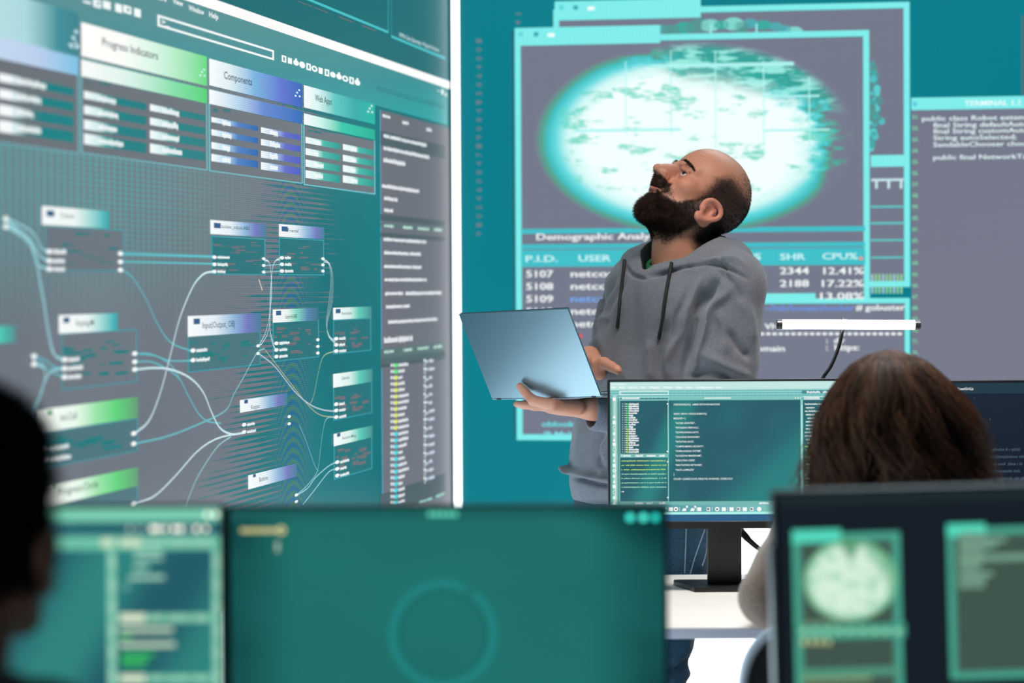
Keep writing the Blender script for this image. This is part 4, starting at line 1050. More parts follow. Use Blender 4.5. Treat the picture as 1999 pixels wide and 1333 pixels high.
class Field:
    def __init__(s, lo, hi, h, fine=((), (), ())):
        s.ax = [axis_pts(lo[i], hi[i], h, fine[i]) for i in range(3)]
        s.D = np.full([len(a) for a in s.ax], 0.5, np.float32); s.h = h
    def sl(s, lo, hi):
        r = []
        for i in range(3):
            a = max(int(np.searchsorted(s.ax[i], lo[i])) - 1, 0); b = min(int(np.searchsorted(s.ax[i], hi[i])) + 1, len(s.ax[i])); r.append(slice(a, max(b, a)))
        return tuple(r)
    def op(s, lo, hi, fn, k, mode):
        m = k * 1.2 + 2.2 * s.h; q = s.sl(np.asarray(lo) - m, np.asarray(hi) + m)
        X, Y, Z = [s.ax[i][q[i]].reshape([-1 if j == i else 1 for j in range(3)]) for i in range(3)]
        if min(len(s.ax[i][q[i]]) for i in range(3)) == 0: return s
        d = fn(X, Y, Z).astype(np.float32); D = s.D[q]
        if mode == '-': d = -d; s.D[q] = np.maximum(D, d) + (np.maximum(k - np.abs(D - d), 0) ** 2 / (4 * k) if k else 0)
        else: s.D[q] = np.minimum(D, d) - (np.maximum(k - np.abs(D - d), 0) ** 2 / (4 * k) if k else 0)
        return s
    def cap(s, a, b, ra, rb=None, k=0.02, mode='+', flat=None):
        """tapering limb from a to b; flat = (axis, factor) squeezes the section along an axis"""
        a = np.asarray(a, float); b = np.asarray(b, float); rb = ra if rb is None else rb; r = max(ra, rb)
        ab = b - a; L2 = float(ab @ ab) + 1e-12
        if flat: n, fs = unit(flat[0]), flat[1]
        def fn(X, Y, Z):
            x, y, z = X - a[0], Y - a[1], Z - a[2]
            ab_ = ab
            if flat:
                e = (x * n[0] + y * n[1] + z * n[2]) * (1 / fs - 1); x, y, z = x + e * n[0], y + e * n[1], z + e * n[2]
                ab_ = ab + n * (ab @ n) * (1 / fs - 1)
            l2 = float(ab_ @ ab_) + 1e-12
            t = np.clip((x * ab_[0] + y * ab_[1] + z * ab_[2]) / l2, 0, 1)
            d = np.sqrt((x - t * ab_[0]) ** 2 + (y - t * ab_[1]) ** 2 + (z - t * ab_[2]) ** 2) - (ra + (rb - ra) * t)
            return d * (fs if flat else 1) if flat else d
        return s.op(np.minimum(a, b) - r, np.maximum(a, b) + r, fn, k, mode)
    def ell(s, c, r, R=None, k=0.02, mode='+'):
        c = np.asarray(c, float); r = np.asarray(r, float); R = np.eye(3) if R is None else R; e = np.abs(R) @ r
        def fn(X, Y, Z):
            x, y, z = X - c[0], Y - c[1], Z - c[2]
            q = [x * R[0, i] + y * R[1, i] + z * R[2, i] for i in range(3)]
            k0 = np.sqrt(sum((q[i] / r[i]) ** 2 for i in range(3))); k1 = np.sqrt(sum((q[i] / r[i] ** 2) ** 2 for i in range(3))) + 1e-9
            return k0 * (k0 - 1) / k1
        return s.op(c - e, c + e, fn, k, mode)
    def chain(s, pts, rad, k=0.02, mode='+', flat=None):
        for i in range(len(pts) - 1): s.cap(pts[i], pts[i + 1], rad[i], rad[i + 1], k, mode, flat)
        return s
    def cut(s, p, n, k=0.0):
        """remove everything on the n side of the plane through p"""
        n = unit(n); X, Y, Z = [s.ax[i].reshape([-1 if j == i else 1 for j in range(3)]) for i in range(3)]
        d = ((X - p[0]) * n[0] + (Y - p[1]) * n[1] + (Z - p[2]) * n[2]).astype(np.float32)
        s.D = np.maximum(s.D, d) + (np.maximum(k - np.abs(s.D - d), 0) ** 2 / (4 * k) if k else 0); return s
    def surface(s):
        D = s.D; S_ = D < 0; n0, n1, n2 = D.shape
        cnt = np.zeros((n0 - 1, n1 - 1, n2 - 1), np.int8)
        for i in (0, 1):
            for j in (0, 1):
                for k in (0, 1): cnt += S_[i:n0 - 1 + i, j:n1 - 1 + j, k:n2 - 1 + k]
        ci = np.argwhere((cnt > 0) & (cnt < 8)); idx = np.full(cnt.shape, -1, np.int32); idx[tuple(ci.T)] = np.arange(len(ci))
        acc = np.zeros((len(ci), 3)); num = np.zeros(len(ci))
        C = [(i, j, k) for i in (0, 1) for j in (0, 1) for k in (0, 1)]
        val = {c: D[ci[:, 0] + c[0], ci[:, 1] + c[1], ci[:, 2] + c[2]] for c in C}
        for c in C:
            for a in range(3):
                if c[a] == 0:
                    e = list(c); e[a] = 1; v0, v1 = val[c], val[tuple(e)]; x = (v0 < 0) != (v1 < 0)
                    t = np.where(x, v0 / np.where(x, v0 - v1, 1), 0); p = np.tile(np.array(c, float), (len(ci), 1)); p[:, a] = t
                    acc[x] += p[x]; num[x] += 1
        p = ci + acc / num[:, None]; V = np.stack([np.interp(p[:, a], np.arange(len(s.ax[a])), s.ax[a]) for a in range(3)], 1)
        F = []
        for a in range(3):
            b, c = (a + 1) % 3, (a + 2) % 3
            A0 = [slice(None)] * 3; A1 = [slice(None)] * 3; A0[a] = slice(0, -1); A1[a] = slice(1, None)
            x = S_[tuple(A0)] != S_[tuple(A1)]; e = np.argwhere(x); ok = (e[:, b] > 0) & (e[:, c] > 0) & (e[:, b] < D.shape[b] - 1) & (e[:, c] < D.shape[c] - 1); e = e[ok]
            ins = S_[tuple(e.T)]
            def at(db, dc):
                q = e.copy(); q[:, b] -= db; q[:, c] -= dc; return idx[tuple(q.T)]
            q = np.stack([at(1, 1), at(0, 1), at(0, 0), at(1, 0)], 1); q[~ins] = q[~ins][:, ::-1]; F.append(q)
        F = np.concatenate(F); F = F[(F >= 0).all(1)]
        return V, F

def normals(V, F):
    n = np.cross(V[F[:, 2]] - V[F[:, 0]], V[F[:, 3 if F.shape[1] > 3 else 1]] - V[F[:, 1 if F.shape[1] > 3 else 0]])
    N_ = np.zeros_like(V)
    for k in range(F.shape[1]): np.add.at(N_, F[:, k], n)
    return N_ / (np.linalg.norm(N_, axis=1, keepdims=True) + 1e-12)

def relax(V, F, it=2, lam=0.5):
    E = np.concatenate([F[:, [i, (i + 1) % F.shape[1]]] for i in range(F.shape[1])]); n = len(V)
    deg = np.bincount(E[:, 0], minlength=n) + np.bincount(E[:, 1], minlength=n)
    for _ in range(it):
        A_ = np.zeros_like(V)
        for a in range(3): A_[:, a] = np.bincount(E[:, 0], V[E[:, 1], a], n) + np.bincount(E[:, 1], V[E[:, 0], a], n)
        V = V + lam * (A_ / np.maximum(deg, 1)[:, None] - V)
    return V

def sst(x, a, b):
    t = np.clip((x - a) / (b - a), 0, 1); return t * t * (3 - 2 * t)

def vnoise(P, s, seed=0):
    """cheap smooth noise in -1..1"""
    r = np.random.default_rng(seed); o = 0
    for i in range(6):
        k = r.normal(size=3); k /= np.linalg.norm(k); o = o + np.sin(P @ (k * s * (0.7 + 0.25 * i)) + r.uniform(0, 6.28))
    return o / 6

def folds(V, Nm, strokes, face=None):
    """press and raise cloth along strokes [(points, width, height)]; strokes lie in photo-facing XZ"""
    off = np.zeros(len(V))
    for pts, w, hgt in strokes:
        P = np.array(spline(pts, 6) if len(pts) > 2 else pts); best = np.full(len(V), 9.0); tt = np.zeros(len(V))
        L = len(P) - 1
        for i in range(L):
            a, b = P[i][[0, 2]], P[i + 1][[0, 2]]; ab = b - a; q = V[:, [0, 2]] - a
            t = np.clip(q @ ab / (ab @ ab + 1e-12), 0, 1); d = np.linalg.norm(q - t[:, None] * ab, axis=1)
            m = d < best; best = np.where(m, d, best); tt = np.where(m, (i + t) / L, tt)
        env = np.clip(np.minimum(tt, 1 - tt) * 5, 0, 1) * 0.8 + 0.2
        off += hgt * np.exp(-(best / w) ** 2) * env * (Nm[:, 1] < 0.25)
    return V + Nm * off[:, None]

# ------------------------------------------------ head
def add_head(f, C, R, s=1.0, female=False, jaw_open=0.006):
    """C = middle of the head, R columns = right, forward, up"""
    def w(x, y, z): return C + R @ (vec(x, y, z) * s)
    e = lambda c, r, k=.02, mode='+', Q=None: f.ell(w(*c), vec(*r) * s, R if Q is None else R @ Q, k * s, mode)
    c = lambda a, b, ra, rb=None, k=.015, mode='+': f.cap(w(*a), w(*b), ra * s, (ra if rb is None else rb) * s, k * s, mode)
    def rot(ax, deg):
        t = math.radians(deg); cs, sn = math.cos(t), math.sin(t)
        return {'x': np.array([[1, 0, 0], [0, cs, -sn], [0, sn, cs]]), 'y': np.array([[cs, 0, sn], [0, 1, 0], [-sn, 0, cs]]), 'z': np.array([[cs, -sn, 0], [sn, cs, 0], [0, 0, 1]])}[ax]
    e((0, -.014, .042), (.0765, .098, .095), .03)               # cranium
    e((0, .030, .036), (.066, .062, .072), .03)                 # forehead
    e((0, .030, -.040), (.060, .058, .078), .03)                # face
    e((0, .067, -.068), (.038, .034, .046), .02)                # muzzle
    for q in (-1, 1):
        c((q * .058, -.010, -.055), (q * .030, .068, -.104), .018, .016, .03)   # jaw line
        c((q * .058, -.012, -.020), (q * .058, -.010, -.055), .018, .018, .03)
        e((q * .044, .062, -.022), (.024, .024, .020), .02)     # cheekbone
        c((q * .050, .070, .0215), (q * .016, .0945, .0215), .0085, .009, .012)    # brow
    e((0, .077, -.106), (.023, .019, .018), .02)                # chin
    for q in (-1, 1):
        e((q * .033, .094, -.0005), (.0195, .019, .0155), .012, '-')           # socket
    c((0, .0925, .017), (0, .1260, -.022), .0074, .0088, .009); c((0, .088, .004), (0, .108, -.024), .0105, .0125, .010); e((0, .100, -.016), (.0145, .020, .016), .012)    # nose bridge
    e((0, .1280, -.0275), (.0108, .0115, .0096), .008)          # tip
    for q in (-1, 1):
        e((q * .0128, .1120, -.0305), (.0078, .0135, .0084), .006)
        e((q * .0066, .1190, -.0388), (.0040, .0065, .0048), .002, '-')         # nostril
    e((0, .104, -.044), (.021, .013, .012), .012)               # upper lip mound
    c((-.018, .1030, -.0530), (0, .1085, -.0515), .0042, .0050, .006); c((.018, .1030, -.0530), (0, .1085, -.0515), .0042, .0050, .006)
    z2 = -.0625 - jaw_open
    c((-.014, .1010, z2 + .001), (0, .1050, z2), .0046, .0058, .006); c((.014, .1010, z2 + .001), (0, .1050, z2), .0046, .0058, .006)
    e((0, .107, (-.0525 + z2) / 2 - .0008), (.0205, .014, .0020 + jaw_open * .40), .003, '-')   # parted lips
    e((0, .102, z2 - .017), (.020, .008, .006), .01, '-')       # under the lip
    for q in (-1, 1):                                           # lids round the eye
        E = (q * .0325, .0765, -.0005)
        e(E, (.0150, .0148, .0138), .006)
        e((q * .0335, .0905, -.0010), (.0142, .0110, .0058), .0022, '-', rot('y', q * 5))
        c((q * .046, .0835, .0085), (q * .022, .0915, .0105), .0030, .0030, .006)          # lid fold
        # ear
        Q = rot('z', q * -12) @ rot('x', 8)
        def ew(x, y, z, q=q, Q=Q): return tuple(vec(q * .0765, .000, -.039) + Q @ vec(x * q, y * 1.12, z * .93))
        ring = [(.001, .014, -.006), (.004, .019, .012), (.010, .013, .028), (.016, -.004, .034), (.020, -.018, .026), (.020, -.021, .010), (.016, -.015, -.008), (.010, -.005, -.022), (.005, .005, -.029), (.001, .011, -.022)]
        ring = [tuple(p) for p in spline(ring, 4)]
        for a, b in zip(ring[:-1], ring[1:]): c(ew(*a), ew(*b), .0046, None, .004)
        e(ew(.006, -.003, .003), (.0062, .0215, .0275), .006, '+', Q); e(ew(.012, .001, .001), (.0070, .0105, .0140), .004, '-', Q)
        c(ew(.010, -.010, .020), ew(.011, -.010, -.010), .0038, None, .004); c(ew(.004, .013, -.004), ew(.007, .011, -.004), .005, .0045, .004)
        e(ew(.005, .004, -.027), (.0055, .0085, .009), .005)
    return f

def head_local(V, C, R, s=1.0): return (V - C) @ R / s

def ball(c, r, n=24, m=16):
    V = []; F = []
    for i in range(m + 1):
        for j in range(n):
            t = math.pi * i / m; p = 2 * math.pi * j / n; V.append((math.sin(t) * math.cos(p), math.sin(t) * math.sin(p), math.cos(t)))
    V = np.array(V); F = [[i * n + j, (i + 1) * n + j, (i + 1) * n + (j + 1) % n, i * n + (j + 1) % n] for i in range(m) for j in range(n)]
    return V, np.array(F), c + V * r
m_eye = newmat('eye', (1, 1, 1), .12); N, Lk, b = nt(m_eye); a_ = N.new('ShaderNodeAttribute'); a_.attribute_name = 'col'; Lk.new(a_.outputs[0], b.inputs['Base Color'])
def add_eyes(C, R, gaze, parent, s=1.0, iris=(70, 52, 40)):
    for q in (-1, 1):
        c = C + R @ (vec(q * .0325, .0765, -.0005) * s); n, F, V = ball(c, .0126 * s, 40, 28)
        g = unit(R @ unit(gaze)); a = n @ g; colr = np.tile(lin((214, 208, 206)), (len(V), 1))
        colr[a > math.cos(.50)] = lin(iris); colr[a > math.cos(.22)] = lin((12, 10, 10))
        mesh('eye', V, F, m_eye, parent, True, None, colr)

# ------------------------------------------------ strands of hair
def strands(roots, dirs, length, width, bend=None, seg=3, jit=.35, curl=0.0, cfreq=60.0, droop=0.0, seed=1):
    """tapering three-sided strands, all in one mesh"""
    r = np.random.default_rng(seed); n = len(roots); D = dirs + r.normal(size=(n, 3)) * jit; D /= np.linalg.norm(D, axis=1, keepdims=True)
    L = np.broadcast_to(length, (n,)) * r.uniform(.7, 1.2, n); a = np.cross(D, r.normal(size=(n, 3))); a /= np.linalg.norm(a, axis=1, keepdims=True); b = np.cross(D, a)
    ph = r.uniform(0, 6.28, n); W = np.broadcast_to(width, (n,)); VV = []
    for i in range(seg + 1):
        t = i / seg; p = roots + D * (L * t)[:, None]
        if bend is not None: p = p + bend * (L * t * t)[:, None]
        p[:, 2] -= droop * L * t * t
        if curl: p = p + a * (curl * t * np.sin(ph + L * t * cfreq))[:, None] + b * (curl * t * np.cos(ph * 1.7 + L * t * cfreq))[:, None]
        w = W * (1 - .85 * t)
        for k in range(3): VV.append(p + a * (w * math.cos(2.094 * k))[:, None] + b * (w * math.sin(2.094 * k))[:, None])
    V = np.stack(VV, 1).reshape(-1, 3); m = 3 * (seg + 1); F = []
    for i in range(seg):
        for k in range(3): F.append((i * 3 + k, i * 3 + (k + 1) % 3, (i + 1) * 3 + (k + 1) % 3, (i + 1) * 3 + k))
    F = (np.arange(n)[:, None, None] * m + np.array(F)[None]).reshape(-1, 4)
    return V, F

def sample(V, F, dens, n, seed=0):
    """n random points on the faces, weighted by a per-vertex density"""
    r = np.random.default_rng(seed); tri = np.concatenate([F[:, [0, 1, 2]], F[:, [0, 2, 3]]]) if F.shape[1] == 4 else F
    d = dens[tri].mean(1); keep = d > .01; tri = tri[keep]; d = d[keep]
    ar = np.linalg.norm(np.cross(V[tri[:, 1]] - V[tri[:, 0]], V[tri[:, 2]] - V[tri[:, 0]]), axis=1) * d
    i = r.choice(len(tri), n, p=ar / ar.sum()); u = r.random((n, 2)); fl = u.sum(1) > 1; u[fl] = 1 - u[fl]; T = tri[i]
    w = np.stack([1 - u.sum(1), u[:, 0], u[:, 1]], 1)
    return (V[T] * w[:, :, None]).sum(1), T, w

# ------------------------------------------------ hand
def add_hand(f, w, d, n, t, curl=(20, 25, 20), curls=None, thumb=None, s=1.0, rw=.024, lens=1.0):
    """w wrist, d towards the fingers, n the way the palm faces, t towards the thumb; thumb = list of points"""
    w = np.asarray(w, float); d = unit(d); n = unit(n - d * (np.dot(n, d))); t = unit(t - d * np.dot(t, d) - n * np.dot(t, n))
    offs = (.031, .0105, -.0105, -.030); plen = (.088, .092, .086, .077)
    seg = ((.042, .026, .021), (.047, .030, .022), (.043, .028, .021), (.034, .021, .019)); rad = (.0098, .0100, .0095, .0083)
    for i in range(4):
        base = w + t * offs[i] * .62 * s; kn = w + d * plen[i] * s + t * offs[i] * s - n * (.003 if i in (1, 2) else 0) * s
        f.cap(base, kn, .0145 * s, .0118 * s, .016)
        c = (curls[i] if curls else curl); p = kn; a = 0.0; r0 = rad[i] * s
        sp = t * (offs[i] * 1.2)
        for j in range(3):
            a += math.radians(c[j]); q = p + (d * math.cos(a) + n * math.sin(a) + sp * .6) * seg[i][j] * s * lens
            f.cap(p, q, r0, r0 * (.93 if j < 2 else .82), .004 if j else .008); f.ell(q, vec(1, 1, 1) * r0 * .96, None, .003) if j < 2 else None
            p = q; r0 *= .93
    f.cap(w, w + d * .075 * s, rw * .62 * s, .012 * s, .02)
    if thumb is not None:
        rr = (.0165, .0135, .0118, .0098, .0085)
        for j in range(len(thumb) - 1): f.cap(thumb[j], thumb[j + 1], rr[j] * s, rr[j + 1] * s, .012 if j == 0 else .005)
    return f

def col_mat(name, rough=.6, sss=0.0, bump_scale=None, bump_str=.1, bump_d=.001, spec=.5):
    m = newmat(name, (1, 1, 1), rough); N, Lk, b = nt(m); a = N.new('ShaderNodeAttribute'); a.attribute_name = 'col'
    co = coord(m); v = noise(m, co, 260, 3); c = mix(m, mathn(m, 'MULTIPLY', v, 0.35), a.outputs[0], scalecol(m, a.outputs[0], .72)); Lk.new(c, b.inputs['Base Color'])
    b.inputs['Specular IOR Level'].default_value = spec
    if sss: b.inputs['Subsurface Weight'].default_value = sss; b.inputs['Subsurface Radius'].default_value = (.9, .35, .2); b.inputs['Subsurface Scale'].default_value = .008
    if bump_scale: bump(m, noise(m, co, bump_scale, 4), bump_str, bump_d)
    return m
def knit_mat(name, c0, c1, rough=.95, scale=900, stretch=(1, 1, .45), sheen=.25, bumpd=.0015):
    m = newmat(name, (1, 1, 1), rough); N, Lk, b = nt(m); co = coord(m)
    a = noise(m, mapping(m, co, stretch), scale, 2); a2 = noise(m, co, 40, 3)
    f = mathn(m, 'ADD', mathn(m, 'MULTIPLY', smooth(m, a, .3, .7), .75), mathn(m, 'MULTIPLY', a2, .25))
    Lk.new(mix(m, f, lin(c0), lin(c1)), b.inputs['Base Color']); b.inputs['Specular IOR Level'].default_value = .1
    b.inputs['Sheen Weight'].default_value = sheen; b.inputs['Sheen Roughness'].default_value = .5
    bump(m, a, .35, bumpd); return m
def hair_mat(name, c0, c1, rough=.45, scale=60):
    m = newmat(name, (1, 1, 1), rough); N, Lk, b = nt(m); co = coord(m)
    Lk.new(mix(m, smooth(m, noise(m, co, scale, 3), .3, .7), lin(c0), lin(c1)), b.inputs['Base Color']); b.inputs['Specular IOR Level'].default_value = .35
    return m

def loft(loops, closed_end=False):
    """skin a stack of equal closed loops"""
    V = np.concatenate(loops); n = len(loops[0]); F = []
    for i in range(len(loops) - 1):
        for j in range(n): F.append([i * n + j, i * n + (j + 1) % n, (i + 1) * n + (j + 1) % n, (i + 1) * n + j])
    return V, F
def closed_spline(P, n=8):
    P = [np.asarray(p, float) for p in P]; m = len(P); out = []
    for i in range(m):
        a, b, c, d = P[i - 1], P[i], P[(i + 1) % m], P[(i + 2) % m]
        for t in np.linspace(0, 1, n, endpoint=False): out.append(0.5 * (2 * b + (c - a) * t + (2 * a - 5 * b + 4 * c - d) * t * t + (3 * b - a - 3 * c + d) * t ** 3))
    return np.array(out)
# ---------------------------------------------------------------- the standing man
MD = 6.62
NK = S(1337, 505, MD)                                   # base of the neck
BY = math.radians(50); FB = vec(-math.sin(BY), -math.cos(BY), 0); LB_ = vec(math.cos(BY), -math.sin(BY), 0)
def bf(f, l, z, o=None): return (NK if o is None else o) + FB * f + LB_ * l + Z3 * z
HY, HP = math.radians(62), math.radians(46)
_f0 = vec(-math.sin(HY), -math.cos(HY), 0); HX = -vec(math.cos(HY), -math.sin(HY), 0)
HF = _f0 * math.cos(HP) + Z3 * math.sin(HP); HU = np.cross(HX, HF); HR = np.stack([HX, HF, HU], 1)
HC = S(1362, 392, MD)
man = thing('person', 'standing man in a grey hoodie looking up while holding an open laptop', 'person', (NK[0] - .12, NK[1], 0))

# joints
LSH = bf(-.005, .152, -.055); RSH = bf(-.005, -.165, -.055)
LEL = S(1398, 822, 6.50); LWR = S(1155, 798, 6.36)
REL = S(1192, 742, 6.80); RWR = S(1150, 701, 6.60)
PEL = S(1243, 975, 6.62)

HS = HC - HX * 0
f = Field((-.03, 6.08, .70), (.66, 6.95, 1.78), .006, (((HC[0] - .15, HC[0] + .15, .0021), (-.03, .30, .0030)), ((HC[1] - .14, HC[1] + .13, .0021), (6.15, 6.65, .0030)), ((HC[2] - .16, HC[2] + .14, .0021), (1.09, 1.27, .0030))))
f.ell(PEL + Z3 * .03, (.10, .085, .10), None, .05); f.cap(PEL + Z3 * .04, S(1262, 800, 6.62), .09, .10, .05); f.cap(S(1262, 800, 6.62), S(1298, 640, 6.62), .10, .11, .05)
f.cap(LSH, RSH, .034, .034, .03); f.cap(S(1298, 640, 6.62), bf(0, 0, -.06), .10, .065, .04)
f.chain([LSH, LEL], [.036, .036], .02); f.chain([LEL, LEL + (LWR - LEL) * .4, LWR], [.042, .040, .0255], .02)
f.chain([RSH, REL], [.036, .036], .02); f.chain([REL, REL + (RWR - REL) * .4, RWR], [.042, .040, .0255], .02)
f.chain([bf(0, 0, -.05), S(1333, 500, MD), HC + HR @ vec(0, -.022, -.075)], [.066, .0600, .0560], .03)
f.cap(S(1322, 505, MD) + FB * .02, HC + HR @ vec(0, .018, -.098), .036, .034, .03)       # throat
add_head(f, HC, HR, 1.0)
# left hand under the laptop, thumb up on the lid
add_hand(f, LWR, vec(-.93, .36, .05), Z3, -YA, curl=(1, 2, 2), lens=.86, thumb=[S(1128, 796, 6.322), S(1080, 790, 6.287), S(1041, 782, 6.307), S(1025, 765, 6.325), S(1015, 754, 6.331)])
f.cap(RWR, S(1170, 726, 6.545), .028, .019, .015)
# right hand above the keyboard, thumb pointing right
add_hand(f, RWR, vec(-.55, -.80, -.02), -Z3, vec(.8, -.55, 0), curl=(4, 12, 10), thumb=[S(1160, 708, 6.565), S(1180, 709, 6.525), S(1194, 716, 6.50), S(1204, 721, 6.48), S(1207, 724, 6.475)])
Vb, Fb_ = f.surface(); Vb = relax(Vb, Fb_, 2, .4)
Nb = normals(Vb, Fb_)
def groove(V, Nm, C, R, lines):
    Q_ = head_local(V, C, R); off = np.zeros(len(V))
    for pts, w, hgt in lines:
        P = np.array(spline([vec(*p) for p in pts], 6)); best = np.full(len(V), 9.0)
        for a, b in zip(P[:-1], P[1:]):
            t = np.clip((Q_ - a) @ (b - a) / ((b - a) @ (b - a)), 0, 1); best = np.minimum(best, np.linalg.norm(Q_ - a - t[:, None] * (b - a), axis=1))
        off += hgt * np.exp(-(best / w) ** 2)
    return V + Nm * off[:, None]
GL = []
for q_ in (-1, 1):
    GL += [([(q_ * .018, .108, -.026), (q_ * .028, .098, -.040), (q_ * .033, .088, -.056)], .0030, -.0022), ([(q_ * .020, .100, -.030), (q_ * .034, .090, -.040), (q_ * .040, .080, -.054)], .006, .0014),
           ([(q_ * .020, .090, -.012), (q_ * .034, .088, -.017), (q_ * .046, .080, -.012)], .0030, -.0012), ([(q_ * .046, .080, .002), (q_ * .056, .068, .004)], .002, -.0008)]
for k_ in range(4):
    zz = .042 + .0095 * k_; GL += [([(-.050, .074 - .05 * (zz - .04), zz + .001), (-.030, .087 - .12 * (zz - .04), zz + .003 * (k_ % 2)), (0, .092 - .16 * (zz - .04), zz), (.030, .087 - .12 * (zz - .04), zz + .002), (.050, .074 - .05 * (zz - .04), zz)], .0022, -.0012)]
Vb = groove(Vb, Nb, HC, HR, GL); Nb = normals(Vb, Fb_)
q = head_local(Vb, HC, HR); x, y, z = q.T; ax_ = np.abs(x)
near = np.linalg.norm(q, axis=1) < .2
skin = np.tile(lin((208, 146, 119)), (len(Vb), 1))
def paint(mask, c, amt=1.0):
    global skin
    m = np.clip(mask * near, 0, 1)[:, None] * amt; skin = skin * (1 - m) + lin(c) * m
paint(np.exp(-((y - .105) ** 2 + (z + .02) ** 2) / .0005), (206, 128, 106), .5)                                  # nose
paint(np.exp(-((ax_ - .045) ** 2 + (z + .025) ** 2) / .0006) * (y > .03), (208, 134, 110), .5)                   # cheeks
paint(sst(ax_, .0775, .084) * sst(.10 - np.abs(z), 0, .02), (206, 122, 104), .55)                                 # ears
paint(np.exp(-((ax_ - .033) ** 2 / .0003 + (z - .002) ** 2 / .00025)) * sst(y, .05, .07), (160, 104, 92), .5)    # round the eyes
nz = vnoise(Vb, 160, 3)
front = .036 - .55 * np.clip(z - .035, 0, .1) + .004 * nz
ear_m = sst(ax_, .0775, .0795) * (np.abs(y + .002) < .046) * (z > -.090) * (z < .016)
hair_d = sst(front - y, -.010, .022) * sst(.076 + .25 * np.clip(-y - .05, 0, .1) + .004 * nz - z, -.018, .028) * sst(z + .5 * np.clip(-y, -.1, .1), -.098, -.06)
hair_d *= 1 - ear_m
top_d = sst(.012 - y, .0, .045) * sst(z, .05, .075) * (.16 + .34 * sst(-y, .0, .08)) * (.5 + .5 * sst(ax_, .01, .06))
hair_d = np.clip(np.maximum(hair_d, top_d), 0, 1) * near
cl = np.interp(y, [-.02, .0, .023, .036, .057, .075, .0926], [.03, .02, -.0045, -.030, -.062, -.066, -.0640])
beard = sst(cl + .004 * nz - z, -.004, .012) * sst(y, -.012, .006)
beard *= 1 - ear_m
beard *= .45 + .55 * sst(-z + .5 * (y - .02), .02, .06)
mous = sst(.036 - ax_, 0, .008) * sst(-.035 - z, -.001, .005) * sst(z + .0580, -.002, .003) * (y > .06)
corner = np.exp(-((ax_ - .030) ** 2 + (z + .058) ** 2) / .00012) * (y > .05)
beard = np.clip(np.maximum(np.maximum(beard, mous), corner), 0, 1)
lips = (ax_ < .020) * (y > .080) * (z < -.0475) * (z > -.0765) * sst(.0205 - ax_, 0, .006)
beard *= 1 - np.clip(lips * (z < -.0575), 0, 1)
beard *= sst(z + .150, .0, .03); beard = beard * near
nk_fade = 1 - sst(-y + .02, .0, .04) * sst(-z, .10, .12); beard *= np.clip(nk_fade, 0, 1)
paint(beard, (56, 40, 35), .90); paint(hair_d, (50, 38, 34), .93); paint(lips * (z < -.0570), (182, 104, 98), .85)
ed = np.abs(np.sqrt(((ax_ - .0335) / .0142) ** 2 + ((y - .0905) / .0110) ** 2 + ((z + .0010) / .0058) ** 2) - 1.06)
paint(sst(.16 - ed, 0, .12) * (y > .07) * (y < .0975) * (z > -.004), (60, 38, 34), .8)
paint(np.exp(-((ax_ - .0155) ** 2 + (y - .088) ** 2 + (z - .006) ** 2) / .00012), (150, 92, 86), .5)
paint((np.abs(z + .0615) < .0042) * (ax_ < .019) * (y < .1) * (y > .07) * 1.0, (40, 18, 18), .8)
hm = (np.linalg.norm(Vb - S(1090, 790, 6.33), axis=1) < .14) | (np.linalg.norm(Vb - S(1180, 712, 6.52), axis=1) < .14)
skin[hm] = lin((208, 146, 122)) * (1 + .06 * vnoise(Vb[hm], 90, 5)[:, None])
m_skin = col_mat('man_skin', .48, .12, 900, .12, .0006, .4)
mesh('body', Vb, Fb_, m_skin, man, True, None, skin)
add_eyes(HC, HR, vec(-.50, 1, .16), man)

m_hair = hair_mat('short_dark_hair', (30, 23, 20), (56, 42, 36), .7)
P, T, w_ = sample(Vb, Fb_, hair_d ** 1.2 * (hair_d > .04), 24000, 3); n_ = (Nb[T] * w_[:, :, None]).sum(1)
d_ = unit(vec(0, 0, 0) + HR @ vec(0, -.7, -.7)); sv, sf = strands(P - n_ * .0004, n_ * .45 + d_ * .9, .0046, .00036, None, 2, .28, seed=4); mesh('hair', sv, sf, m_hair, man, True)
m_beard = hair_mat('dark_brown_beard', (30, 21, 17), (74, 50, 38), .7)
P, T, w_ = sample(Vb, Fb_, beard ** 1.3 * (beard > .03), 19000, 5); n_ = (Nb[T] * w_[:, :, None]).sum(1); lp = head_local(P, HC, HR)
ln = .0040 + .0085 * sst(-lp[:, 2], .055, .11) * sst(lp[:, 1], .02, .08) + .003 * sst(-lp[:, 2], .04, .08) + .0012 * (lp[:, 1] > .085) * (lp[:, 2] > -.062)
d_ = HR @ vec(0, -.15, -1); sv, sf = strands(P - n_ * .0005, n_ * .75 + d_ * .8, ln, .00048, None, 3, .25, .0008, 300, seed=6); mesh('beard', sv, sf, m_beard, man, True)
for qs in (-1, 1):                                       # eyebrows, raised
    t_ = rng.random(420); bx = qs * (.012 + .040 * t_); bz = .0250 + .0030 * np.sin(t_ * 2.2) - .010 * t_ ** 2 + rng.normal(size=420) * .0017 * (1.15 - t_ * .7)
    pts = np.stack([bx, .094 - .020 * t_ ** 2, bz], 1); W_ = HC + pts @ HR.T
    tree = BVHTree.FromPolygons([tuple(v) for v in Vb[near.nonzero()[0]]] if False else [tuple(v) for v in Vb], [tuple(p) for p in Fb_]) if qs == -1 else tree
    W2 = []; Nn_ = []
    for p in W_:
        h_ = tree.find_nearest(Vector(p)); W2.append(h_[0][:]); Nn_.append(h_[1][:])
    sv, sf = strands(np.array(W2), np.array(Nn_) * .4 + (HR @ vec(qs * .9, -.1, .25)), .0065, .00042, None, 2, .2, seed=8); mesh('eyebrow', sv, sf, m_hair, man, True)

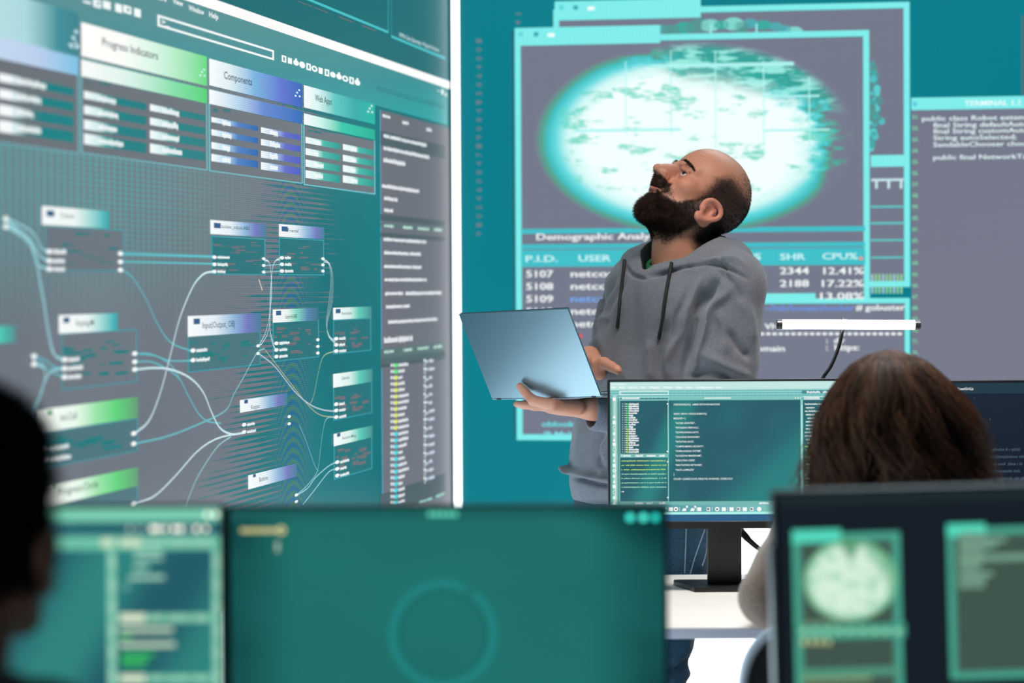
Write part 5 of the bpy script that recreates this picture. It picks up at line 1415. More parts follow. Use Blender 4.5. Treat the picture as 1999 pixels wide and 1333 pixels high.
# ------------------------------------------------ hoodie
m_knit = knit_mat('grey_heather_knit', (84, 86, 94), (136, 138, 146), .95, 1300)
f = Field((.02, 6.2, .78), (.68, 6.98, 1.60), .0042)
FL = (FB, .70)
CH = S(1300, 640, 6.62); WA = S(1266, 800, 6.62); HIP = S(1246, 912, 6.62); HEM = S(1240, 962, 6.62)
f.cap(WA, CH, .172, .182, .06, '+', FL); f.cap(HIP, WA, .168, .172, .06, '+', (FB, .78)); f.cap(CH, bf(-.01, 0, -.075), .178, .130, .06, '+', (FB, .66))
f.cap(HEM + Z3 * .016, HEM - Z3 * .006, .160, .156, .012, '+', (FB, .80)); f.cap(HIP - Z3 * .012, HIP + Z3 * .02, .172, .170, .03, '+', (FB, .80))
f.cap(bf(-.012, .10, -.035), bf(-.008, .165, -.062), .062, .066, .05); f.cap(bf(-.012, -.10, -.035), bf(-.008, -.165, -.062), .062, .066, .05)
f.cap(bf(-.03, .05, .0), bf(-.015, .12, -.04), .052, .055, .04); f.cap(bf(-.03, -.05, .0), bf(-.015, -.12, -.04), .052, .055, .04)
LMID = LSH * .45 + LEL * .55 + LB_ * .006
f.chain([LSH + LB_ * .004, LMID, LEL + vec(.006, 0, .0)], [.073, .077, .072], .012)
f.chain([LEL, LEL * .6 + LWR * .4 - Z3 * .034, LWR + vec(.098, .008, -.022)], [.070, .058, .042], .03)
RMID = RSH * .5 + REL * .5 + vec(-.01, 0, 0)
f.chain([RSH, RMID, REL], [.066, .066, .060], .014); f.chain([REL, REL * .35 + RWR * .65], [.058, .042], .03)
# hood: rolled rim, folded cloth on the shoulders and back
RIM = [bf(.118, .004, -.050), bf(.104, .052, -.033), bf(.064, .094, -.012), bf(.0, .110, .014), bf(-.055, .096, .022), bf(-.088, .045, .026), bf(-.092, -.02, .026), bf(-.07, -.09, .026), bf(-.015, -.118, .030), bf(.045, -.125, .012), bf(.088, -.102, -.006), bf(.112, -.05, -.034)]
rim = closed_spline(RIM, 5)
for i in range(len(rim)): f.cap(rim[i], rim[(i + 1) % len(rim)], .0128, .0128, .010)
for sg in (-1, 1):
    f.chain([bf(.05, sg * .100, -.035), bf(-.02, sg * .112, -.018), bf(-.065, sg * .092, -.006), bf(-.088, sg * .05, -.008)], [.024, .032, .036, .038], .025)
f.chain([bf(-.075, .086, -.012), bf(-.098, .0, -.014), bf(-.075, -.09, -.014)], [.040, .044, .040], .03); f.ell(bf(-.085, .03, -.060), (.060, .060, .07), None, .04)
f.chain([bf(.085, .065, -.060), bf(.105, .0, -.085), bf(.085, -.065, -.060)], [.022, .022, .022], .03)
# opening
f.cap(bf(.01, 0, .14), bf(.012, 0, -.010), .104, .088, .008, '-'); f.cap(bf(.050, 0, .12), bf(.070, 0, -.030), .075, .046, .008, '-'); f.cap(bf(-.03, 0, .16), bf(-.02, 0, .010), .088, .072, .008, '-')
f.cap(bf(.135, 0, .09), bf(.116, 0, -.026), .060, .012, .006, '-')
# sleeve mouths and lower edge
f.cut(HEM - Z3 * .022, vec(-.03, 0, -1), .006)
Vh, Fh = f.surface(); Vh = relax(Vh, Fh, 3, .5); Nh = normals(Vh, Fh)
def px(*a): return [S(x_, y_, 6.5) for x_, y_ in a]
STK = [(p_, w_ * .85, h_ * 1.9) for p_, w_, h_ in [(px((1398, 545), (1362, 600), (1350, 660), (1335, 730)), .013, -.016), (px((1425, 560), (1385, 605), (1368, 660), (1345, 745)), .012, .009),
       (px((1372, 540), (1342, 590), (1330, 650)), .010, .006), (px((1352, 560), (1318, 620), (1310, 680)), .010, -.006),
       (px((1300, 620), (1290, 690), (1293, 745)), .010, -.006), (px((1268, 660), (1268, 710), (1270, 745)), .012, .006), (px((1330, 640), (1300, 700), (1303, 745)), .010, .006),
       (px((1186, 610), (1172, 640), (1178, 690)), .010, .006), (px((1222, 545), (1190, 600), (1182, 650)), .010, -.005), (px((1240, 570), (1235, 640), (1225, 700)), .014, -.004),
       (px((1205, 540), (1176, 580), (1163, 625), (1166, 690)), .010, -.012), (px((1390, 520), (1430, 560), (1450, 600)), .010, -.004),
       (px((1410, 640), (1440, 680), (1462, 700)), .012, -.006), (px((1370, 690), (1420, 715), (1462, 735)), .012, .006), (px((1340, 735), (1390, 725), (1440, 745)), .010, -.007),
       (px((1440, 575), (1460, 620), (1468, 680)), .014, .005), (px((1395, 600), (1410, 650), (1405, 700)), .016, .005),
       (px((1178, 830), (1165, 880), (1185, 925)), .012, -.010), (px((1190, 850), (1175, 900), (1190, 940)), .014, .008), (px((1140, 830), (1132, 880), (1130, 920)), .014, .005),
       (px((1112, 934), (1150, 942), (1200, 948), (1280, 945)), .006, -.010), (px((1116, 925), (1150, 932), (1200, 938)), .009, .009), (px((1112, 918), (1117, 928), (1124, 934)), .007, .012),
       (px((1268, 540), (1300, 530), (1350, 520), (1400, 515), (1455, 545)), .006, -.009), (px((1310, 528), (1360, 518), (1420, 505), (1455, 520)), .008, .005),
       (px((1262, 545), (1235, 535), (1222, 515)), .005, -.005), (px((1402, 500), (1412, 525), (1418, 548)), .004, -.003)]]
Vh = folds(Vh, Nh, STK); Nh = normals(Vh, Fh)
Vh = Vh + Nh * (.0022 * vnoise(Vh, 38, 2) + .0012 * vnoise(Vh * [1, 1, .6], 85, 4))[:, None]
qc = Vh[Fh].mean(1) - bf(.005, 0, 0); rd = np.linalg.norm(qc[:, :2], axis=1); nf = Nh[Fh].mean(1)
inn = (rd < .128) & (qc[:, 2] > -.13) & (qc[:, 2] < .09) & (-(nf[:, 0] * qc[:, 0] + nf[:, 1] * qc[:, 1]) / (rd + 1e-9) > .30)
E_ = np.concatenate([np.sort(Fh[:, [i, (i + 1) % 4]], 1) for i in range(4)]); fi = np.tile(np.arange(len(Fh)), 4); od = np.lexsort((E_[:, 1], E_[:, 0])); E_ = E_[od]; fi = fi[od]
sm = (E_[:-1] == E_[1:]).all(1) & (inn[fi[:-1]] != inn[fi[1:]]); BE = E_[:-1][sm]; bv = np.unique(BE)
for _ in range(14):
    acc = np.zeros_like(Vh); n_b = np.zeros(len(Vh))
    for a_, b_2 in ((0, 1), (1, 0)): np.add.at(acc, BE[:, a_], Vh[BE[:, b_2]]); np.add.at(n_b, BE[:, a_], 1)
    Vh[bv] = Vh[bv] * .4 + .6 * acc[bv] / n_b[bv][:, None]
f2 = Field(NK - .2, NK + .2, .0035)
f2.chain([bf(-.030, .085, .020), bf(-.060, .062, .038), bf(-.078, .02, .048), bf(-.074, -.03, .048), bf(-.04, -.085, .03)], [.010, .013, .014, .013, .010], .01); f2.chain([bf(-.060, .062, .015), bf(-.076, .02, .02), bf(-.074, -.03, .02)], [.014, .016, .014], .02)
lv, lf = f2.surface(); lin_v, lin_f = relax(lv, lf, 2), lf
hood = mesh('hoodie', Vh, Fh[~inn], m_knit, man, True)
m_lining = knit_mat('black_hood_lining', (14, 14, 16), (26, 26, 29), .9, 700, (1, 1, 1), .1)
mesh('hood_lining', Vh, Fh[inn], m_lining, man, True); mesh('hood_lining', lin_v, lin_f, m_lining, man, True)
# cuffs
m_rib = knit_mat('grey_rib_knit', (88, 92, 104), (134, 138, 150), .95, 700, (1, 1, .2))
for wr, el, gap, r_ in ((LWR, LEL, -.002, .0365), (RWR, REL, .045, .036)):
    d_ = unit(el - wr); a0 = wr + d_ * gap + vec(0, 0, -.011); f2 = Field(np.minimum(a0, a0 + d_ * .09) - .07, np.maximum(a0, a0 + d_ * .09) + .07, .003)
    f2.cap(a0 + d_ * .028, a0 + d_ * .062, r_ * 1.02, r_ * 1.16, .01); f2.cap(a0 + d_ * .008, a0 + d_ * .012, r_ * .97, r_ * .97, .01); f2.cut(a0, -d_, .004); f2.cap(a0 - d_ * .02, a0 + d_ * .014, r_ * .80, r_ * .78, .003, '-')
    f2.cut(a0 + d_ * .066, d_, .008); cv, cf = f2.surface(); cv = relax(cv, cf, 2)
    u_, v_, _ = frame_of(d_); an = np.arctan2((cv - a0) @ u_, (cv - a0) @ v_); cv = cv + normals(cv, cf) * (.0007 * np.sin(an * 44))[:, None]
    mesh('cuff', cv, cf, m_rib, man, True)
# black lining and green t-shirt collar
m_tee = knit_mat('green_cotton', (20, 112, 62), (34, 140, 82), .9, 900, (1, 1, 1), .15)
LO = []
NC = S(1330, 502, MD)
for r_, dz in ((.066, .014), (.070, .018), (.075, .014), (.079, -.004), (.088, -.040), (.082, -.040), (.071, -.004), (.066, .014)):
    LO.append(np.array([NC + FB * (r_ * math.cos(t) * 1.10 + .004) + LB_ * r_ * math.sin(t) * 1.02 + Z3 * (dz - .008 - .030 * math.cos(t)) for t in np.linspace(0, 2 * math.pi, 56, endpoint=False)]))
lv, lf = loft(LO); mesh('t_shirt', lv, lf, m_tee, man, True)
# drawstrings lying on the chest
treeH = BVHTree.FromPolygons([tuple(v) for v in Vh], [tuple(p) for p in Fh])
def on(tree_, px_, py_, lift):
    r = Vector(ray(px_, py_)); h_ = tree_.ray_cast(Vector(CAM), r)
    return np.array(h_[0]) + np.array(h_[1]) * lift if h_[0] is not None else None
m_cord = newmat('black_cord', lin((18, 18, 21)), .7); N, Lk, b = nt(m_cord); bump(m_cord, noise(m_cord, coord(m_cord), 900), .4, .001)
for P_ in (((1221, 510), (1219, 530), (1216, 560), (1211, 600), (1207, 641)), ((1312, 515), (1307, 540), (1300, 580), (1294, 620), (1286, 662))):
    q = [on(treeH, a, b2, .0035) for a, b2 in P_]; q = [p for p in q if p is not None]; sp = spline(q, 6); n = len(sp)
    bm = bmesh.new(); add_tube(bm, sp, [.0042 if i < n - 6 else .0034 for i in range(n)], 10); ds = bm_obj('drawstring', bm, m_cord, man)
    bm = bmesh.new(); add_tube(bm, sp[-3:], .0040, 10); bm_obj('cord_tip', bm, m_black, ds)

# ------------------------------------------------ jeans and shoes
m_jean = knit_mat('blue_denim', (18, 40, 58), (52, 88, 112), .9, 1100, (1, 1, .3), .1)
f = Field((-.02, 6.3, .08), (.56, 6.95, 1.0), .006)
LHJ = S(1300, 1000, 6.56); RHJ = S(1205, 1000, 6.70); LKN = S(1268, 1395, 6.50); RKN = S(1185, 1395, 6.72); LAN = S(1285, 1700, 6.58); RAN = S(1195, 1700, 6.78)
f.cap(S(1240, 935, 6.62), S(1243, 1000, 6.62), .150, .164, .05, '+', (FB, .80))
f.chain([LHJ, S(1304, 1095, 6.54), S(1281, 1240, 6.52), LKN, LAN], [.098, .094, .080, .074, .072], .03); f.chain([RHJ, S(1205, 1095, 6.71), S(1195, 1240, 6.72), RKN, RAN], [.098, .092, .080, .074, .072], .03)
f.cut(LAN - Z3 * .02, -Z3, .004); f.cut(S(1243, 925, 6.62), Z3, .004)
Vj, Fj = f.surface(); Vj = relax(Vj, Fj, 2); Nj = normals(Vj, Fj)
Vj = folds(Vj, Nj, [(px((1345, 1250), (1330, 1275), (1300, 1290)), .012, .009), (px((1348, 1282), (1320, 1300), (1295, 1300)), .010, -.010), (px((1350, 1310), (1325, 1322), (1300, 1330)), .012, .008),
    (px((1340, 1040), (1345, 1080), (1338, 1118)), .010, -.004), (px((1375, 1060), (1360, 1090), (1368, 1115)), .012, .005), (px((1130, 975), (1165, 972), (1190, 985)), .008, .005)])
Vj = Vj + normals(Vj, Fj) * (.003 * vnoise(Vj * [1, 1, .7], 45, 9))[:, None]
jo = mesh('jeans', Vj, Fj, m_jean, man, True)
treeJ = BVHTree.FromPolygons([tuple(v) for v in Vj], [tuple(p) for p in Fj]); m_seam = knit_mat('pale_denim_seam', (92, 116, 140), (130, 150, 170), .9)
for P_ in (((1339, 1030), (1338, 1060), (1337, 1090), (1336, 1119)), ((1375, 1034), (1366, 1060), (1356, 1090), (1347, 1120)), ((1379, 1036), (1379, 1060), (1376, 1085), (1370, 1105)), ((1118, 985), (1135, 972), (1160, 968))):
    q = [on(treeJ, a, b2, .0012) for a, b2 in P_]; q = [p for p in q if p is not None]
    if len(q) > 2: bm = bmesh.new(); add_tube(bm, spline(q, 6), .0016, 8); bm_obj('seam', bm, m_seam, jo)
m_shoe = newmat('dark_shoe_leather', lin((40, 42, 48)), .5); N, Lk, b = nt(m_shoe); bump(m_shoe, noise(m_shoe, coord(m_shoe), 120), .2, .002)
for an_ in (LAN, RAN):
    b0 = vec(an_[0], an_[1], 0); f2 = Field(b0 + vec(-.32, -.32, -.01), b0 + vec(.2, .2, .16), .006)
    f2.cap(b0 - FB * .05 + Z3 * .045, b0 + FB * .17 + Z3 * .035, .044, .042, .03, '+', (Z3, .85)); f2.cap(b0 - FB * .02 + Z3 * .05, b0 - FB * .01 + Z3 * .10, .050, .046, .03); f2.cut(b0 + Z3 * .002, -Z3, .004)
    sv, sf = f2.surface(); mesh('shoe', relax(sv, sf, 2), sf, m_shoe, man, True)

# ---------------------------------------------------------------- laptop in his hands
q4 = [S(896, 615, 6.355), S(1107, 602, 6.135), S(1172, 775, 6.205), S(963, 778, 6.425)]
LC_ = sum(q4) / 4; LU = unit(q4[1] + q4[2] - q4[0] - q4[3]); LV = q4[0] + q4[1] - q4[2] - q4[3]; LV = unit(LV - LU * (LV @ LU)); LN_ = np.cross(LU, LV)
lw = np.linalg.norm(q4[1] + q4[2] - q4[0] - q4[3]) / 2; lh = np.linalg.norm(q4[0] + q4[1] - q4[2] - q4[3]) / 2
m_lid = newmat('blue_grey_anodised_lid', lin((146, 170, 182)), .34, .9)
N, Lk, b = nt(m_lid); nn = noise(m_lid, mapping(m_lid, coord(m_lid), (1, 1, 1)), 1800, 2); bump(m_lid, nn, .05, .0004)
lap = thing('laptop', 'thin open laptop with a blue-grey metal lid, held up by the standing man', 'laptop', LC_ - LV * lh / 2)
bm = bmesh.new(); add_box(bm, LC_ - LN_ * .0025, (LU, LV, LN_), (lw / 2, lh / 2, .0026), .0016, 3); bm_obj('lid', bm, m_lid, lap)
m_scr = newmat('laptop_display', (.01, .01, .01), .15, 0, Emission_Color=(*lin((70, 110, 120)), 1), Emission_Strength=1.0)
bm = bmesh.new(); add_box(bm, LC_ - LN_ * .0055, (LU, LV, LN_), (lw / 2 - .006, lh / 2 - .008, .0003), 0); bm_obj('display', bm, m_scr, lap)
hb0 = LC_ - LV * lh / 2; bn = unit(vec(-LU[1], LU[0], 0)); bl_ = .185
bc = hb0 + bn * (bl_ / 2 + .004) + Z3 * .004
bm = bmesh.new(); add_box(bm, bc, (LU, bn, np.cross(LU, bn)), (lw / 2, bl_ / 2, .0050), .003, 3); bm_obj('keyboard_deck', bm, m_lid, lap)
for r_ in range(5):
    for c_ in range(12):
        pass
bm = bmesh.new()
for r_ in range(5):
    for c_ in range(13): add_box(bm, bc + LU * (-.142 + .0236 * c_) + bn * (-.078 + .017 * r_) + np.cross(LU, bn) * .0053, (LU, bn, np.cross(LU, bn)), (.0102, .008, .0006), 0)
bm_obj('keyboard', bm, m_black, lap)
for t in (-.44, .44):
    bm = bmesh.new(); add_tube(bm, [hb0 + LU * (lw * t - .006) + LN_ * .000, hb0 + LU * (lw * t + .006)], .0018, 12); bm_obj('hinge', bm, m_black, lap)
# ---------------------------------------------------------------- seated people at the desks
def seated(label, C, yaw, byaw, skin_c, cloth, trouser, drop, hands_at, sh_w=.165, scale=1.0, elbow=None, knee_z=.46, seat_y=None, h=.006, hair_paint=(24, 20, 18)):
    """C head centre; yaw of the face and byaw of the body, measured from straight away from the camera, positive turning to the photo's right"""
    f0 = vec(math.sin(yaw), math.cos(yaw), 0); r0 = vec(math.cos(yaw), -math.sin(yaw), 0); R = np.stack([r0, f0, Z3], 1)
    bfw = vec(math.sin(byaw), math.cos(byaw), 0); brt = vec(math.cos(byaw), -math.sin(byaw), 0)
    nb_ = C - Z3 * drop - bfw * .035; pel = vec(nb_[0], nb_[1], 0) - bfw * .05 + Z3 * .63
    per = thing('person', label, 'person', (pel[0], pel[1], 0))
    sh = [nb_ + brt * q * sh_w - Z3 * .045 for q in (-1, 1)]; ch = nb_ - Z3 * .20 - bfw * .005
    hd = [np.asarray(p, float) for p in hands_at]
    el = elbow or [s_ * .5 + p * .5 + brt * q * .09 - Z3 * .16 for s_, p, q in zip(sh, hd, (-1, 1))]
    kn = [pel + bfw * .40 + brt * q * .11 + Z3 * (knee_z - .55) for q in (-1, 1)]; an = [k * vec(1, 1, 0) + bfw * .05 + Z3 * .09 for k in kn]
    lo = np.minimum.reduce([C - .2, pel - .3] + hd + el) - .12; hi = np.maximum.reduce([C + .2, pel + .3] + hd + el) + .12; lo[2] = .42
    f = Field(lo, hi, h, (((C[0] - .12, C[0] + .12, .004),), ((C[1] - .14, C[1] + .14, .004),), ((C[2] - .15, C[2] + .14, .004),)))
    f.cap(pel, ch, .115, .125, .05, '+', (bfw, .75)); f.cap(ch, nb_ - Z3 * .06, .125, .07, .05, '+', (bfw, .75)); f.cap(sh[0], sh[1], .05, .05, .04)
    f.chain([nb_ - Z3 * .04, C + R @ vec(0, -.02, -.075)], [.058, .054], .03); add_head(f, C, R)
    for i, q in enumerate((-1, 1)):
        d_ = unit(hd[i] - el[i]); f.chain([sh[i], el[i], hd[i]], [.045, .039, .025], .02)
        add_hand(f, hd[i], d_ * vec(1, 1, .3), -Z3, -brt * q, curl=(8, 12, 10), thumb=[hd[i] + d_ * .02 - brt * q * .018, hd[i] + d_ * .05 - brt * q * .042, hd[i] + d_ * .085 - brt * q * .045 - Z3 * .008, hd[i] + d_ * .10 - brt * q * .04 - Z3 * .015])
    V, F = f.surface(); V = relax(V, F, 2, .4); q = head_local(V, C, R); x, y, z = q.T; near = np.linalg.norm(q, axis=1) < .2
    sk = np.tile(lin(skin_c), (len(V), 1)) * (1 + .05 * vnoise(V, 60, 3)[:, None])
    hd_ = np.clip(np.maximum(sst(.02 - y, -.006, .008) * sst(z + .35 * np.clip(-y, 0, .1), -.06, -.03), sst(z - .06 + .5 * (-y + .03), 0, .02)), 0, 1) * near * (1 - (np.abs(x) > .081) * (z < .02))
    sk = sk * (1 - hd_[:, None] * .9) + lin(hair_paint) * hd_[:, None] * .9
    lp_ = (np.abs(x) < .02) * (y > .08) * (z < -.0475) * (z > -.0765) * near; sk[lp_ > 0] = lin(skin_c) * vec(.9, .55, .55)
    mesh('body', V, F, col_mat('skin', .55, .08, 600, .1, .0008, .35), per, True, None, sk); add_eyes(C, R, vec(0, 1, 0), per)
    # top
    f = Field(lo - .05, hi + .05, h); f.cap(pel - Z3 * .03, ch, .165, .165, .05, '+', (bfw, .78)); f.cap(ch, nb_ - Z3 * .075, .165, .115, .06, '+', (bfw, .72))
    for i, q_ in enumerate((-1, 1)):
        f.cap(nb_ + brt * q_ * .07 - Z3 * .03, sh[i], .052, .066, .04); f.chain([sh[i], sh[i] * .45 + el[i] * .55, el[i]], [.066, .062, .055], .02); f.chain([el[i], hd[i] * .85 + el[i] * .15], [.055, .038], .02)
        f.cap(hd[i] * .93 + el[i] * .07, hd[i] + (hd[i] - el[i]) * .1, .035, .05, .004, '-')
    f.chain([nb_ - bfw * .06 + brt * .09 - Z3 * .01, nb_ - bfw * .10 - Z3 * .01, nb_ - bfw * .06 - brt * .09 - Z3 * .01], [.03, .036, .03], .03)
    f.cap(nb_ + Z3 * .1, nb_ - Z3 * .03, .085, .068, .012, '-'); f.cut(pel - Z3 * .07, -Z3, .01)
    V2, F2 = f.surface(); V2 = relax(V2, F2, 2); N2 = normals(V2, F2); V2 = V2 + N2 * (.004 * vnoise(V2 * [1, 1, .7], 42, 5) + .0015 * vnoise(V2, 95, 6))[:, None]
    mesh('jacket', V2, F2, cloth, per, True)
    # trousers and shoes
    f = Field(np.minimum.reduce(kn + an + [pel]) - .2, np.maximum.reduce(kn + an + [pel]) + .2, .008)
    f.cap(pel - Z3 * .02, pel - Z3 * .0, .150, .150, .03, '+', (Z3, .85))
    for i, q_ in enumerate((-1, 1)): f.chain([pel + brt * q_ * .09 - Z3 * .02, kn[i], an[i]], [.095, .072, .055], .03); f.cut(an[i] - Z3 * .03, -Z3, .004)
    V3, F3 = f.surface(); mesh('trousers', relax(V3, F3, 2), F3, trouser, per, True)
    for a in an:
        b0 = vec(a[0], a[1], 0); f = Field(b0 - vec(.3, .3, .01), b0 + vec(.3, .3, .16), .008); f.cap(b0 - bfw * .05 + Z3 * .045, b0 + bfw * .16 + Z3 * .035, .044, .042, .03); f.cap(b0 + Z3 * .05, b0 + Z3 * .1, .05, .045, .03); f.cut(b0 + Z3 * .002, -Z3, .004)
        V4, F4 = f.surface(); mesh('shoe', relax(V4, F4, 2), F4, m_shoe, per, True)
    return per, R, V, F, normals(V, F), q, near, pel, bfw, brt

# --- woman with long hair
WC = S(1752, 852, 5.21); WD = 5.19
m_top = knit_mat('grey_brown_fleece', (98, 82, 72), (140, 120, 106), .95, 500, (1, 1, .4), .3, .003)
m_dark = knit_mat('dark_trousers', (26, 28, 36), (42, 46, 56), .9, 900)
el_w = [S(1506, 1166, 5.13), S(1985, 1175, 5.13)]
hw = [vec(.50, 5.52, DZ + .058), vec(.86, 5.52, DZ + .058)]
woman, RW, Vw, Fw, Nw, qw, nearw, pelw, bw, rw_ = seated('seated person seen from behind with long wavy brown hair', WC, math.radians(3), 0.0, (205, 160, 138), m_top, m_dark, .13, hw, elbow=el_w, hair_paint=(58, 42, 35))
ZT = S(1740, 686, WD)[2]; K = FPX / WD
hh = np.array([0, 5, 15, 28, 45, 76, 104, 140, 204, 265, 330, 400]) / K; rx = np.array([2, 26, 56, 76, 92, 118, 136, 153, 162, 166, 166, 160]) / K
cxh = lambda h_: S(1738, 700, WD)[0] + np.interp(h_, [0, .1, .3], [0, .010, .018])
ry = rx * .92; CYW = WC[1] - .004
m_long = newmat('long_brown_hair', (1, 1, 1), .42); N, Lk, b = nt(m_long); a_ = N.new('ShaderNodeAttribute'); a_.attribute_name = 'col'; Lk.new(a_.outputs[0], b.inputs['Base Color']); b.inputs['Specular IOR Level'].default_value = .45
tl_ = N.new('ShaderNodeBsdfTranslucent'); ms_ = N.new('ShaderNodeMixShader'); ms_.inputs[0].default_value = .35; Lk.new(scalecol(m_long, a_.outputs[0], 1.6), tl_.inputs[0]); Lk.new(b.outputs[0], ms_.inputs[1]); Lk.new(tl_.outputs[0], ms_.inputs[2]); Lk.new(ms_.outputs[0], N['Material Output'].inputs[0])
lo_ = []
for h_, r_, q_ in zip(hh[:-1], rx[:-1], ry[:-1]):
    lo_.append(np.array([(cxh(h_) + r_ * .82 * math.cos(t) * (1 + .03 * math.sin(9 * t + h_ * 20)), CYW + q_ * .80 * math.sin(t), ZT - .010 - h_) for t in np.linspace(0, 2 * math.pi, 72, endpoint=False)]))
lv, lf = loft(lo_); n72 = 72; lf.append(list(range(72))[::-1]); lf.append([len(lv) - 72 + j for j in range(72)])
mesh('hair_mass', lv, lf, m_long, woman, True, None, np.tile(lin((58, 41, 34)), (len(lv), 1)))
r = np.random.default_rng(5); NS = 7000; SEG = 16
th = r.uniform(0, 2 * math.pi, NS); th[:5200] = r.uniform(math.pi * .98, math.pi * 2.02, 5200); lay = r.uniform(.86, 1.0, NS) + .05 * np.sin(th * 7 + 1) * r.uniform(0, 1, NS); fly = r.random(NS) < .12
Ln = r.uniform(.20, .36, NS); h0 = r.uniform(0, .012, NS) + (r.random(NS) < .35) * r.uniform(0, .10, NS); clump = np.floor(th * 46 + r.normal(size=NS) * .8) * 12.9898; cph = (np.sin(clump) * 43758.5) % 6.283; ca = (np.sin(clump * 1.7) * 9731.3) % 1.0
P = []; PJ = r.normal(size=NS) * .35
for i in range(SEG + 1):
    t = i / SEG; h_ = h0 + (Ln - h0) * t ** .9; rr = np.interp(h_, hh, rx); qq = np.interp(h_, hh, ry)
    wav = (.003 + .024 * np.clip(h_ / .24, 0, 1) ** 1.3); ph = cph * .55 + 5 * np.sin(th * 3.1) + h_ * (24 + 12 * ca) + PJ
    tt = th + np.sin(ph) * wav / np.maximum(rr, .02) * 1.1; l2 = lay + np.cos(ph * .9) * wav * 3.4 + fly * .22 * (h_ / .2) * r.uniform(.3, 1, NS)
    P.append(np.stack([cxh(h_) + rr * l2 * np.cos(tt), CYW + qq * l2 * np.sin(tt), ZT - h_ + .003], 1))
V = []; F = []
for i in range(SEG + 1):
    d_ = P[min(i + 1, SEG)] - P[max(i - 1, 0)]; d_ /= np.linalg.norm(d_, axis=1, keepdims=True) + 1e-9
    o_ = P[i] - np.stack([cxh(0) + 0 * th, CYW + 0 * th, P[i][:, 2] - .02], 1); a = np.cross(d_, o_); a /= np.linalg.norm(a, axis=1, keepdims=True) + 1e-9; b2 = np.cross(a, d_)
    w = .0011 * (1 - .6 * (i / SEG) ** 2) * np.where(fly, .5, 1)
    for k in range(3): V.append(P[i] + a * (w * math.cos(2.094 * k))[:, None] + b2 * (w * math.sin(2.094 * k))[:, None])
V = np.stack(V, 1).reshape(-1, 3); m_ = 3 * (SEG + 1)
Fq = np.array([(i * 3 + k, i * 3 + (k + 1) % 3, (i + 1) * 3 + (k + 1) % 3, (i + 1) * 3 + k) for i in range(SEG) for k in range(3)])
F = (np.arange(NS)[:, None, None] * m_ + Fq[None]).reshape(-1, 4)
g1 = np.clip(ca * .75 + r.uniform(-.25, .35, NS), 0, 1)[:, None]; cs_ = lin((50, 32, 27)) * (1 - g1 ** 1.3) + lin((150, 106, 78)) * g1 ** 1.3
mesh('hair_strands', V, F, m_long, woman, True, None, np.repeat(cs_, m_, 0))

# --- person at the left edge
LC2 = S(-60, 1022, 2.9)
m_navy = knit_mat('dark_navy_jacket', (14, 20, 32), (26, 34, 48), .9, 500, (1, 1, .5), .15, .003)
hl = [vec(-.62, 3.36, FDZ + .058), vec(-.36, 3.36, FDZ + .058)]
el_l = [LC2 + vec(-.22, .10, -.42), LC2 + vec(.10, .06, -.46)]
lp, RL, Vl, Fl, Nl, ql, nearl, pell, bl2, rl2 = seated('seated person at the left edge with short black hair and a dark jacket', LC2, math.radians(14), math.radians(40), (168, 114, 92), m_navy, m_dark, .165, hl, elbow=el_l, sh_w=.150)
x, y, z = ql.T
hd2 = np.maximum(sst(.022 - y, -.006, .008) * sst(z + .35 * np.clip(-y, 0, .1), -.07, -.03), sst(z - .062 + .5 * (-y + .03), 0, .02)) * nearl * (1 - (np.abs(x) > .081) * (z < .02) * (y > -.06))
mb = hair_mat('black_curly_hair', (9, 8, 8), (18, 15, 14), .7, 120)
P, T, w_ = sample(Vl, Fl, np.clip(hd2, 0, 1), 16000, 15); n_ = (Nl[T] * w_[:, :, None]).sum(1); sv, sf = strands(P, n_ * .9, .020, .0010, None, 4, .5, .003, 500, seed=16); mesh('hair', sv, sf, mb, lp, True)

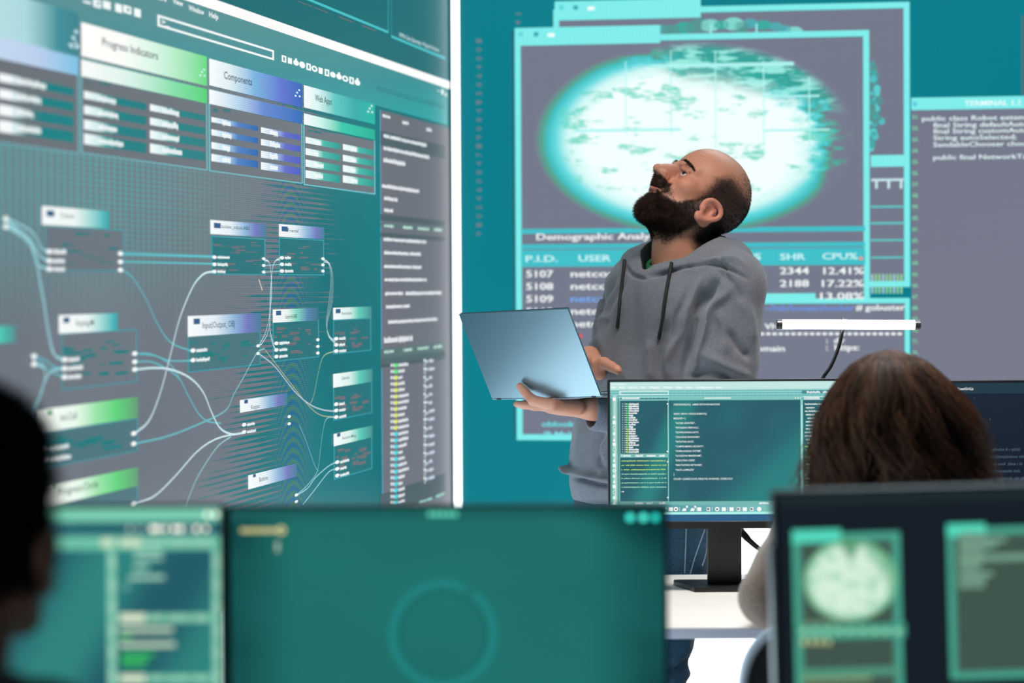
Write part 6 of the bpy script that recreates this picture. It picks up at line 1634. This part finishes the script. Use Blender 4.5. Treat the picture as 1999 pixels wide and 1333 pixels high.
# ---------------------------------------------------------------- office chairs
m_fr = newmat('pale_blue_grey_plastic', lin((190, 202, 214)), .35); m_net = newmat('black_chair_mesh', lin((16, 17, 20)), .8)
N, Lk, b = nt(m_net); co = coord(m_net); bump(m_net, mathn(m_net, 'SINE', mathn(m_net, 'MULTIPLY', sep(m_net, co)[2], 1500)), .5, .001)
m_pad = knit_mat('black_seat_fabric', (18, 19, 22), (32, 33, 37), .9, 800)
def chair(label, x, y, fwd, zb=.50, zt=.85, w=.50, frame_m=m_fr):
    fw_ = unit(fwd); rt_ = vec(fw_[1], -fw_[0], 0); o = vec(x, y, 0)
    t = thing('office_chair', label, 'chair', o)
    def bp(a, z_, off=0.0): return o + rt_ * a - fw_ * (.235 + .10 * (z_ - zb) - .22 * (a / w) ** 2 * .5 + off) + Z3 * z_
    zc, hz = (zb + zt) / 2, (zt - zb) / 2; L = []
    for k in np.linspace(0, 2 * math.pi, 64, endpoint=False):
        c_, s_ = math.cos(k), math.sin(k); a = w / 2 * np.sign(c_) * abs(c_) ** .62; z_ = zc + hz * np.sign(s_) * abs(s_) ** .62; L.append((a, z_))
    bm = bmesh.new(); pts = [bp(a, z_) for a, z_ in L]; add_tube(bm, pts + [pts[0]], .0095, 12, False); bm_obj('back_frame', bm, frame_m, t)
    loops = [np.array([bp(a * s_, zc + (z_ - zc) * s_, d_) for a, z_ in L]) for d_, ss in ((.004, (1, .75, .5, .25, .02)), (-.004, (.02, .25, .5, .75, 1))) for s_ in ss]
    lv, lf = loft(loops + [loops[0]]); mesh('back_mesh', lv, lf, m_net, t, True)
    bm = bmesh.new(); add_box(bm, o + Z3 * .444, (rt_, fw_, Z3), (.235, .23, .032), .028, 4); bm_obj('seat', bm, m_pad, t)
    bm = bmesh.new(); add_tube(bm, spline([o - fw_ * .10 + Z3 * .415, o - fw_ * .28 + Z3 * .42, bp(0, zb + .02, .02), bp(0, zb + .16, .018)], 8), .018, 12); bm_obj('back_support', bm, m_black, t)
    bm = bmesh.new(); add_tube(bm, [o + Z3 * .09, o + Z3 * .24, o + Z3 * .24, o + Z3 * .425], [.03, .03, .02, .02], 16); bm_obj('gas_column', bm, m_black, t)
    for k in range(5):
        a = 2 * math.pi * k / 5 + .3; d_ = vec(math.cos(a), math.sin(a), 0)
        bm = bmesh.new(); add_tube(bm, [o + Z3 * .095, o + d_ * .15 + Z3 * .088, o + d_ * .29 + Z3 * .072], [.028, .022, .015], 10); lg = bm_obj('base_leg', bm, m_black, t)
        bm = bmesh.new(); e_ = vec(-d_[1], d_[0], 0); add_tube(bm, [o + d_ * .285 + Z3 * .029 - e_ * .022, o + d_ * .285 + Z3 * .029 + e_ * .022], .029, 16); bm_obj('caster', bm, m_black, lg)
    return t
chair('office chair with a pale frame and black mesh back, behind the long haired person', .645, pelw[1] + .01, vec(0, 1, 0))
